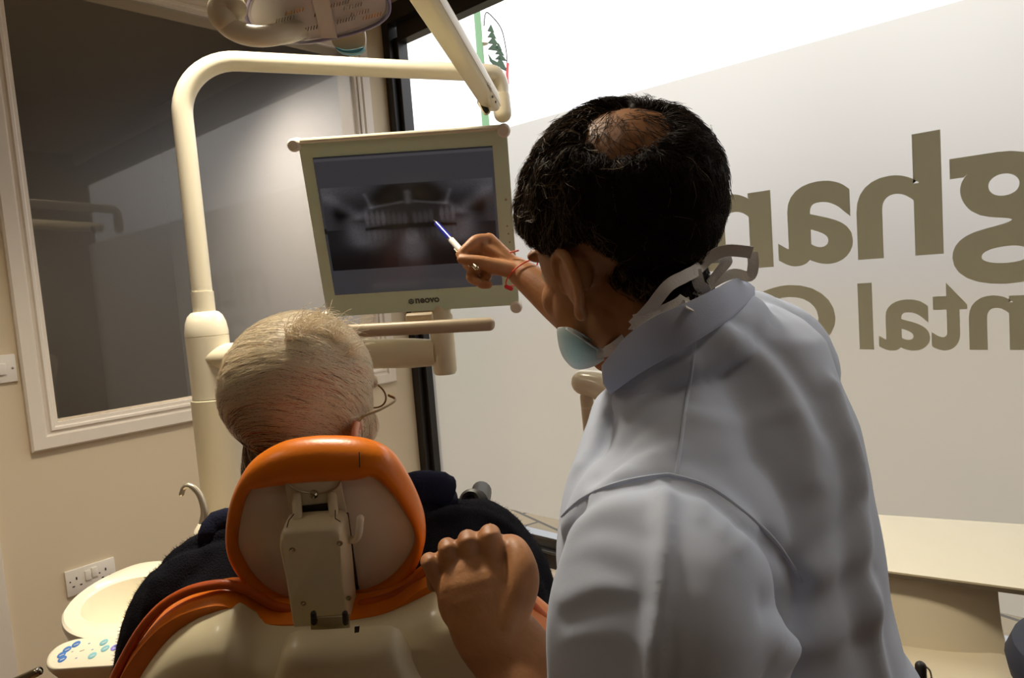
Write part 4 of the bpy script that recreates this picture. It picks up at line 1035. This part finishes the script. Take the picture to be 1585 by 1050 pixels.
ck.append(rtube(catmull([P(1150, 530, .73), P(1205, 548, .84), P(1215, 575, .87)], 4), [.055]*4+[.062]*5, 24))
ck.append(rtube(catmull([P(1215, 575, .87), P(1100, 610, .97), P(1015, 615, 1.02)], 5), [.066]*5+[.062]*5+[.058], 24))
cco, cno, cfs = remesh(ck, .0045, 9, .6)
# openings: neck and sleeve ends stay closed by the body inside
CBV = bvh_of(cco, cfs)
folds = [ # polyline on the photo, amplitude (m), width (m)
    ([(1030, 745), (1028, 850), (1022, 950), (1010, 1060)], .007, .007),
    ([(1040, 745), (1100, 765), (1165, 815), (1215, 865), (1242, 905)], -.006, .010),
    ([(1030, 742), (960, 752), (905, 790), (872, 850)], -.005, .009),
    ([(1240, 905), (1235, 960), (1215, 1010), (1190, 1060)], -.005, .009),
    ([(1290, 600), (1325, 720), (1335, 830), (1345, 950), (1370, 1060)], .006, .010),
    ([(1270, 620), (1305, 740), (1315, 860), (1325, 990)], -.004, .012),
    ([(870, 880), (920, 872), (985, 905)], -.0012, .008), ([(872, 930), (930, 912), (975, 915)], .002, .007), ([(880, 962), (940, 935), (1000, 932)], -.0012, .008),
    ([(885, 985), (940, 978), (1000, 1000)], .0016, .008), ([(870, 812), (930, 788), (985, 785)], .0018, .009),
    ([(875, 850), (935, 822), (1000, 838)], -.0012, .008),
    ([(1062, 560), (1000, 600), (940, 650), (900, 720)], .004, .010), ([(1050, 620), (985, 670), (925, 740)], -.004, .010), ([(1040, 700), (980, 720), (920, 770)], .004, .010),
    ([(1110, 510), (1180, 560), (1230, 640), (1255, 740)], .005, .014), ([(1140, 500), (1215, 560), (1275, 660)], -.004, .012),
    ([(1070, 645), (1140, 655), (1220, 640)], .002, .009),
    ([(1190, 940), (1280, 930), (1340, 880)], -.005, .012), ([(1210, 1000), (1290, 990), (1350, 940)], .005, .014), ([(1240, 870), (1290, 830), (1330, 780)], -.004, .012),
    ([(1090, 770), (1085, 800)], .0015, .006), ([(1130, 795), (1118, 820)], .0015, .006), ([(1165, 825), (1150, 850)], .0012, .006)]
disp = np.zeros(len(cco))
for pl_, am, wd in folds:
    pp = [hit(CBV, x, y, 0, .6) for x, y in [(p.x, p.y) for p in catmull([V((a, b, 0)) for a, b in pl_], 6)]]
    dd = npoly(cco, pp); fall = np.exp(-(dd/wd)**2)
    disp += am*fall
rngc = np.random.default_rng(5)
dn2 = np.array([noise.noise(V(c)*8)*.004 + noise.noise(V(c)*22)*.002 for c in cco])
cco = cco + cno*(disp + dn2)[:, None]
coat = mk('coat', ([V(c) for c in cco], cfs), M['coat'], dent, angle=180)
CBV = bvh_of(cco, cfs)
def surf_tube(pts, r, off, bv=CBV, k=6, flat=.5, dflt=.6, closed=False):
    q = [hit(bv, p.x, p.y, off, dflt) for p in catmull([V((a, b, 0)) for a, b in pts], k)]
    return rtube(q, [(r, r*flat)]*len(q), 8, upv=-fw)
for pts in (([(1076, 530), (1066, 600), (1056, 670), (1046, 738)]), ([(870, 800), (905, 770), (960, 748), (1020, 737), (1046, 738), (1100, 756), (1160, 800), (1205, 845), (1240, 900)])):
    mk('seam', surf_tube(pts, .0016, .0002), M['coat'], coat, angle=180)
# stand collar round the neck
cin = [(931, 566), (968, 522), (1010, 492), (1060, 470), (1110, 446), (1140, 431), (1158, 437)]
cout = [(946, 610), (988, 580), (1033, 554), (1078, 528), (1122, 500), (1152, 476), (1168, 458)]
cd_ = [.565, .545, .530, .530, .550, .590, .63]
ti = catmull([P(x, y, d) for (x, y), d in zip(cin, cd_)], 6); to = catmull([P(x, y, d+.004) for (x, y), d in zip(cout, cd_)], 6)
# far side of the band
fi = catmull([ti[-1], P(1120, 470, .735), P(1040, 520, .75), P(960, 560, .68), P(938, 572, .61), ti[0]], 6)[1:-1]
fo_ = catmull([to[-1], P(1130, 500, .74), P(1045, 550, .755), P(965, 592, .69), P(945, 606, .62), to[0]], 6)[1:-1]
A1 = ti + fi; B1_ = to + fo_; n_ = len(A1); cen = sum(A1, V())/n_
vs = []; fs = []
for t_ in (0, .12, .5, .88, 1):
    for a, b in zip(A1, B1_): vs.append(a.lerp(b, t_) + (a.lerp(b, .5)-cen).normalized()*(.004*math.sin(math.pi*t_)))
for t_ in (1, 0):
    for a, b in zip(A1, B1_): vs.append(a.lerp(b, t_) - (a.lerp(b, .5)-cen).normalized()*.003)
for i in range(7):
    for k in range(n_): a = i*n_; b = ((i+1) % 7)*n_; fs.append([a+k, a+(k+1) % n_, b+(k+1) % n_, b+k])
mk('collar', (vs, fs), M['collar'], dent, angle=60)
# trousers and shoes below the coat
hipc = P(1180, 1500, .70)
for s_ in (-1, 1):
    a = hipc + rh*.09*s_; a.z = .92; b = V((a.x, a.y, .5)) - rh*.02*s_; c = V((a.x, a.y, .08)) + rh*.02*s_
    mk('trouser_leg', rtube(catmull([a, b, c], 6), [.095]*6+[.075]*6+[.06], 24), M['trousers'], dent)
    mk('shoe', obox(V((c.x, c.y, .045)) - rh*.06 + fh*.04, (rh*.8-fh*.6).normalized(), (rh*.6+fh*.8).normalized(), ZV, .27, .10, .09, .035, 5), M['rubber'], dent)

# ---- surgical mask hanging below the chin
t = thing('surgical_mask', P(900, 572, .60), 'pale blue surgical mask hanging under the chin of the person in the coat', 'mask')
mo = [(862, 512), (868, 507), (885, 508), (905, 520), (925, 534), (940, 545), (934, 558), (915, 569), (892, 572), (876, 560), (866, 540)]
MO = resample(catmull([P(x, y, .60+.0006*(x-862)) for x, y in mo], 4, True), 60); mcn = sum(MO, V())/60
mbo = mk('mask_body', dome(MO, mcn - fh*.0, -fh, .012, 6, back=.004), M['mask'], t)
for k in range(3):
    mk('pleat', tube(catmull([MO[int(4+k*4)].lerp(MO[int(28-k*3)], s_) - fh*(.014+.010*math.sin(math.pi*s_)*0) for s_ in (.02, .3, .6, .95)], 4), .0012, 6, flat=.5), M['mask'], mbo)
OB = BVHTree.FromPolygons([V(c) for c in co] + [V(v) for v in cap[0]] + [V(v) for v in vs], fs_all) if False else None
comb_v = [V(c) for c in co]; comb_f = list(dbody.data.polygons and [list(p.vertices) for p in dbody.data.polygons])
k0 = len(comb_v); comb_v += [V(v) for v in cap[0]]; comb_f += [[i+k0 for i in f] for f in cap[1]]
k0 = len(comb_v); comb_v += [V(v) for v in vs]; comb_f += [[i+k0 for i in f] for f in fs]
NB_ = BVHTree.FromPolygons(comb_v, comb_f)
def ribbon(pts, wpx=.0058, off=.013, dfl=.56, twist=0, raised=None):
    c_ = catmull([V((a, b, 0)) for a, b in pts], 6); N = len(c_)
    ds = []
    for p in c_:
        h = NB_.ray_cast(CAM, ray(p.x, p.y).normalized()); ds.append(((h[0]-CAM).dot(fw)) if h[0] is not None else None)
    last = next((d for d in ds if d is not None), dfl); o = []
    for p, d in zip(c_, ds):
        if d is None or abs(d-last) > .05: d = last
        last = last*.6 + d*.4; o.append(last)
    q = [P(p.x, p.y, d-off) for p, d in zip(c_, o)]
    vs = []; fs = []
    for k, a in enumerate(q):
        tg = (q[min(k+1, N-1)]-q[max(k-1, 0)]).normalized(); sdv = tg.cross(fw).normalized()
        a_ = twist*k/N; nv = tg.cross(sdv); s2 = sdv*math.cos(a_) + nv*math.sin(a_); n2 = tg.cross(s2)
        for sx, sn2 in ((-1, -1), (1, -1), (1, 1), (-1, 1)): vs.append(a + s2*(wpx*sx) + n2*(.0005*sn2))
    for k in range(N-1):
        for m in range(4): i = k*4+m; j = k*4+(m+1) % 4; fs.append([i, j, j+4, i+4])
    fs += [[3, 2, 1, 0], [(N-1)*4+m for m in range(4)]]
    return vs, fs
for pts, tw, w_ in (([(893, 530), (903, 540), (925, 546), (946, 541), (965, 527), (982, 510), (1002, 496)], .3, .0050),
               ([(980, 505), (1006, 478), (1034, 443), (1060, 428), (1078, 418), (1100, 398), (1126, 388), (1164, 391)], .5, .0052),
               ([(1164, 391), (1166, 410), (1160, 428), (1136, 424), (1106, 436), (1080, 458)], .6, .0046),
               ([(1076, 418), (1082, 440), (1090, 455), (1064, 470)], .9, .0050),
               ([(982, 498), (1020, 486), (1050, 472), (1062, 462)], -.5, .0058), ([(1060, 462), (1068, 480)], 0, .0032),
               ([(1100, 400), (1126, 402), (1114, 420), (1096, 442)], .8, .0042)):
    mk('strap', ribbon(pts, w_, twist=tw), M['strap'], t, angle=60)
# ---- pen and bracelet
pt, pe = P(671, 341, 1.222), P(735, 412, 1.122)
# keep a true pen length
t = thing('pen', pe, 'blue and white ballpoint pen held against the monitor screen', 'pen')
pd = (pe-pt).normalized(); L_ = (pe-pt).length
def seg_(a, b): return pt + pd*(L_*a), pt + pd*(L_*b)
mk('tip', tube(list(seg_(0, .08)), [.0008, .0038], 16), M['chrome'], t)
mk('grip', tube(list(seg_(.08, .43)), [.0045, .0052], 20), mat('pen_blue', (30, 40, 150), .3), t)
mk('ring', tube(list(seg_(.43, .455)), .0055, 20), M['chrome'], t)
mk('barrel', tube(list(seg_(.455, .93)), [.0054, .0054], 20), mat('pen_white', (240, 238, 232), .25), t)
mk('clip', rtube([seg_(.62, 0)[0] - RT*.0062 - UP*.003 - fw*.002, seg_(.97, 0)[0] - RT*.0058 - UP*.003 - fw*.002], .0012, 8), M['chrome'], t)
mk('push_button', rtube(list(seg_(.93, 1.04)), .0042, 16), M['chrome'], t)
bc_ = elR.lerp(wrR, .955); bd = (wrR-elR).normalized()
t = thing('bracelet', bc_, 'thin red thread bracelet on the wrist of the pointing hand', 'bracelet')
b1 = (UP - bd*UP.dot(bd)).normalized(); b2 = bd.cross(b1)
bd2 = (bd*.96 - b1*.0).normalized()
ring = [bc_ + b1*(.0315*math.cos(a)) + b2*(.0300*math.sin(a)) - bd*(.008*math.cos(a)) for a in [2*math.pi*k/48 for k in range(48)]]
mk('thread', tube(ring, .0013, 8, closed=True), mat('thread_red', (226, 92, 62), .6), t)
mk('bead', rtube([P(784, 444, 1.130), P(791, 447, 1.132)], .0036, 12), mat('bead_red', (214, 30, 40), .4), t)
mk('thread_end', rtube([P(790, 391, 1.150), P(802, 388, 1.15)], .0016, 8), mat('thread_pink', (232, 128, 112), .6), t)

# ------------------------------------------------------------------ the patient
PH = Head(P(468, 646, .925), -20, -4, -15, 1.10)
pat = thing('person', V((P(500, 900, 1.0).x, P(500, 900, 1.0).y, 0)), 'person with thin pale hair and a dark fleece leaning back in the dental chair', 'person')
PH.ey = -.012
pk = PH.parts((.04, .45))
neckP = [PH.w(0, -.01, -.02), PH.w(0, -.015, -.08), P(490, 850, .95)]
pk.append(rtube(catmull(neckP, 4), [.058]*4+[.056]*4+[.062], 24))
pk.append(rows_loft([(860, 350, 680, 1.0, .06), (900, 300, 760, .99, .09), (1000, 270, 800, 1.0, .10), (1150, 290, 780, 1.05, .10)], 32))
for s_, sh, el, ha in ((-1, P(330, 925, .99), P(225, 1120, 1.06), P(340, 1150, 1.3)), (1, P(770, 850, 1.02), P(840, 1080, 1.08), P(700, 1110, 1.32))):
    pk.append(rtube(catmull([sh, sh.lerp(el, .5), el, el.lerp(ha, .5), ha], 4), [.05]*4+[.045]*4+[.04]*4+[.035]*4+[(.03, .02)], 20))
    pk.append(sphere(ha + fh*.03, .042, (.9, 1.1, .5), 10, axes=(rh, fh, ZV)))
    for k in range(4): pk.append(rtube([ha + fh*.05 + rh*(.018*(k-1.5)), ha + fh*.09 + rh*(.020*(k-1.5)) - ZV*.005, ha + fh*.11 + rh*(.02*(k-1.5)) - ZV*.02], [.0095, .0085, .0075], 10))
    pk.append(rtube([ha + fh*.02 - rh*s_*.03, ha + fh*.05 - rh*s_*.048, ha + fh*.075 - rh*s_*.05], [.012, .010, .009], 10))
co, no, fs = remesh(pk, .0034, 4, .5)
pbody = mk('skin', ([V(c) for c in co], fs), M['skinP'], pat, angle=180)
PH.face(pbody)
PB = bvh_of(co, fs); pc = PH.w(0, -.012, .035)
PBo = OutB(PB, pc)
def hlP(lp):
    x, y, z = lp
    front = smoothstep(.075, .06, y - max(0, z-.03)*.3 + (0 if z > .02 else (.02-z)*.6)); low = smoothstep(-.085, -.07, z - max(0, y+.02)*.9)
    side = 1
    if abs(x) > .05 and z < .03: side = smoothstep(.9, 1.5, ((y+.012)/.022)**2 + ((z+.004)/.036)**2)
    return front*low*side
pivot = hit(PB, 414, 700, 0, .9)
pax = (pivot-pc).normalized()
def flowP(q, n):
    d = q - pivot; tdir = n.cross(d)      # turns clockwise round the pivot as seen from behind
    if tdir.length < 1e-6: tdir = V(RT)
    base = -tdir.normalized()
    z_ = noise.noise_vector(q*16)
    return base + V(z_)*.38 + (d-n*d.dot(n)).normalized()*.2
Rp = random.Random(21)
def keepP(p, n): return hlP(PH.l(p)) > .5
sp_ = [(p, (n if n.dot(p-pc) > 0 else -n)) for p, n in scatter(co, fs, lambda p, n: (p-pc).length < .19 and keepP(p, n) and Rp.random() < .35 + .6*smoothstep(.3, -.8, PH.l(p).z/.08) + 1.6*max(0, .3+noise.noise(p*30)), 12500, Rp)]
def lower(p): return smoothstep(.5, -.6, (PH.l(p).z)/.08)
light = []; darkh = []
for s_ in sp_: (darkh if Rp.random() < .10 + .8*lower(s_[0]) else light).append(s_)  # grey brown strands mixed in, denser low down to put shade into the hair
hp_ = mk('hair', strands(PBo, light, flowP, 7, .0085, .00034, .004, .12, R=Rp), M['hairP'], pat, angle=180, props=dict(kind='stuff'))
mk('shaded_strands', strands(PBo, darkh, flowP, 6, .007, .00034, .003, .16, R=Rp), M['hairP2'], hp_, angle=180, props=dict(kind='stuff', label='grey brown strands darkened for shade low on the head'))
# loose tuft over the top of the head
vs = []; fs = []; tuft = MB()
for k in range(420):
    x = Rp.uniform(440, 545); y = 500 - 14*math.exp(-((x-492)/30)**2) + (max(0, x-505))*.75 + Rp.uniform(0, 26); d = .93 + Rp.uniform(-.02, .03)
    a = hit(PB, x, y+8, .002, d); h = PB.find_nearest(a); nn3 = (a-pc).normalized()
    ln = Rp.uniform(.008, .020); sdv = RT*Rp.gauss(.5, .5) + UP*Rp.gauss(.1, .3) + fw*Rp.gauss(0, .4)
    tuft.add(tube(catmull([a, a + nn3*ln*.5 + sdv*ln*.25, a + nn3*ln*.75 + sdv*ln*.9, a + nn3*ln*.6 + sdv*ln*1.6], 3), [.00036]*6+[.0003]*3+[.0001], 3))
mk('tuft', (tuft.v, tuft.f), M['hairP'], hp_, angle=180, props=dict(kind='stuff'))
# glasses
t = thing('eyeglasses', PH.w(0, .09, .0), 'thin metal glasses worn by the person in the dental chair', 'glasses')
GM = mat('glasses_metal', (120, 90, 50), .3, metal=.8)
for sx in (-1, 1):
    c = PH.w(sx*.033, .098, .012); r1_ = [c + PH.d(1, 0, 0)*(.026*math.cos(a)) + PH.d(0, 0, 1)*(.019*math.sin(a)) for a in [2*math.pi*k/28 for k in range(28)]]
    fr_ = mk('rim', tube(r1_, .0013, 8, closed=True), GM, t)
    mk('lens', slab(r1_, PH.d(0, 1, 0), .001), cg, fr_, smooth=False)
    mk('temple', rtube(catmull([PH.w(sx*.060, .098, .018), PH.w(sx*.076, .088, .018), PH.w(sx*.082, .04, .020), PH.w(sx*.083, -.005, .022), PH.w(sx*.082, -.02, .0)], 5), [(.0013, .0022)]*21, 8), GM, t)
mk('bridge', rtube([PH.w(-.008, .100, .016), PH.w(0, .104, .020), PH.w(.008, .100, .016)], .0013, 8), GM, t)
# fleece
fk = [rows_loft([(775, 560, 690, .96, .03), (800, 520, 745, .97, .05), (822, 340, 780, .97, .07), (855, 298, 805, .97, .09), (880, 270, 828, .97, .11), (920, 255, 845, .98, .12), (970, 248, 858, .99, .125), (1030, 245, 866, 1.0, .13), (1120, 240, 850, 1.05, .13), (1200, 260, 830, 1.12, .13)], 40),
      rtube(catmull([P(335, 888, .97), P(288, 928, .97), P(256, 1000, .985), P(246, 1090, 1.03), P(248, 1180, 1.08)], 4), [.062]*4+[.064]*4+[.062]*4+[.058]*4+[.055], 24),
      rtube(catmull([P(735, 832, 1.0), P(780, 870, 1.02), P(808, 950, 1.03), P(835, 1080, 1.06), P(840, 1180, 1.1)], 4), [.055]*4+[.058]*4+[.060]*4+[.058]*4+[.055], 24),
      rtube([P(213, 1150, 1.07), P(330, 1140, 1.27)], [.055, .045], 20), rtube([P(838, 1150, 1.09), P(705, 1110, 1.29)], [.055, .045], 20),
      rtube(catmull([P(350, 862, .97), P(500, 845, .98), P(650, 825, .98), P(720, 828, 1.0)], 4), [.05]*13, 20)]
co2, no2, fs2 = remesh(fk, .005, 8, .6)
FBV = bvh_of(co2, fs2); disp = np.zeros(len(co2))
for pl_, am, wd in (([(235, 880), (270, 855), (320, 838), (352, 832)], -.006, .008), ([(655, 800), (720, 792), (780, 815), (820, 860)], .006, .012), ([(700, 765), (665, 790), (650, 830)], -.008, .010), ([(240, 900), (225, 960), (215, 1020)], .005, .012)):
    pp = [hit(FBV, p.x, p.y, 0, .97) for p in catmull([V((a, b, 0)) for a, b in pl_], 6)]
    disp += am*np.exp(-(npoly(co2, pp)/wd)**2)
disp += np.array([noise.noise(V(c)*14)*.004 + noise.noise(V(c)*60)*.0012 for c in co2])
co2 = co2 + no2*disp[:, None]
fleece = mk('fleece', ([V(c) for c in co2], fs2), M['fleece'], pat, angle=180)
fz = scatter(co2, fs2, lambda p, n: abs(n.dot((p-CAM).normalized())) < .55 and p.z > .85, 9000, Rp)
vs = []; fs = []
for p, n in fz:
    ln = Rp.uniform(.0015, .0045); a = p + n*ln + V((Rp.gauss(0, 1), Rp.gauss(0, 1), Rp.gauss(0, 1)))*.0012
    b = n.orthogonal().normalized()*.0003; c = n.cross(b)
    k = len(vs); vs += [p+b, p-b*.5+c*.87, p-b*.5-c*.87, a]; fs += [[k, k+1, k+3], [k+1, k+2, k+3], [k+2, k, k+3]]
mk('fleece_fuzz', (vs, fs), M['fleece'], fleece, angle=180, props=dict(kind='stuff'))
mk('fleece_collar', rtube(catmull([P(335, 830, .96), P(350, 815, .965), P(420, 822, .97), P(560, 800, .95), P(625, 765, .955), P(660, 757, .965), P(690, 768, .985), P(640, 815, 1.05)], 4), [(.017, .026)]*29, 16, upv=ZV), M['collarP'], pat)
# legs on the seat
for s_ in (-1, 1):
    a = ctr + rh*.10*s_ + ZV*.80 + fh*.08; b = ctr + rh*.12*s_ + ZV*.82 + fh*.52; c = ctr + rh*.12*s_ + ZV*.40 + fh*.72
    mk('trouser_leg', rtube(catmull([a, b, c], 6), [.085]*6+[.07]*6+[.055], 24), M['trousers'], pat)
    mk('shoe', obox(c + fh*.08 - ZV*.03, rh, fh, ZV, .10, .27, .09, .035, 5), M['rubber'], pat)
# cream arm with a tool tube behind the person in the coat
q0 = P(905, 600, 1.42)
t = thing('instrument_stand', V((q0.x, q0.y, q0.z-.1)), 'cream instrument stand with an angled arm, seen just below the hanging mask', 'instrument stand')
mk('arm', rtube(catmull([P(904, 592, 1.42), P(935, 600, 1.40), P(1010, 640, 1.35), P(1120, 700, 1.28)], 5), [.026]*5+[.034]*5+[.036]*6, 24), M['cream'], t)
mk('tube', rtube([P(908, 615, 1.42), P(913, 665, 1.42)], .0135, 20), M['cream2'], t)
mk('tube_ring', lathe(P(911, 630, 1.42), ZV, [(.0155, -.002), (.0155, .002)], 24), M['cream'], t)
mk('stand', rtube([P(1120, 700, 1.28), V((P(1120, 700, 1.28).x, P(1120, 700, 1.28).y, .05))], .03, 20), M['cream2'], t)
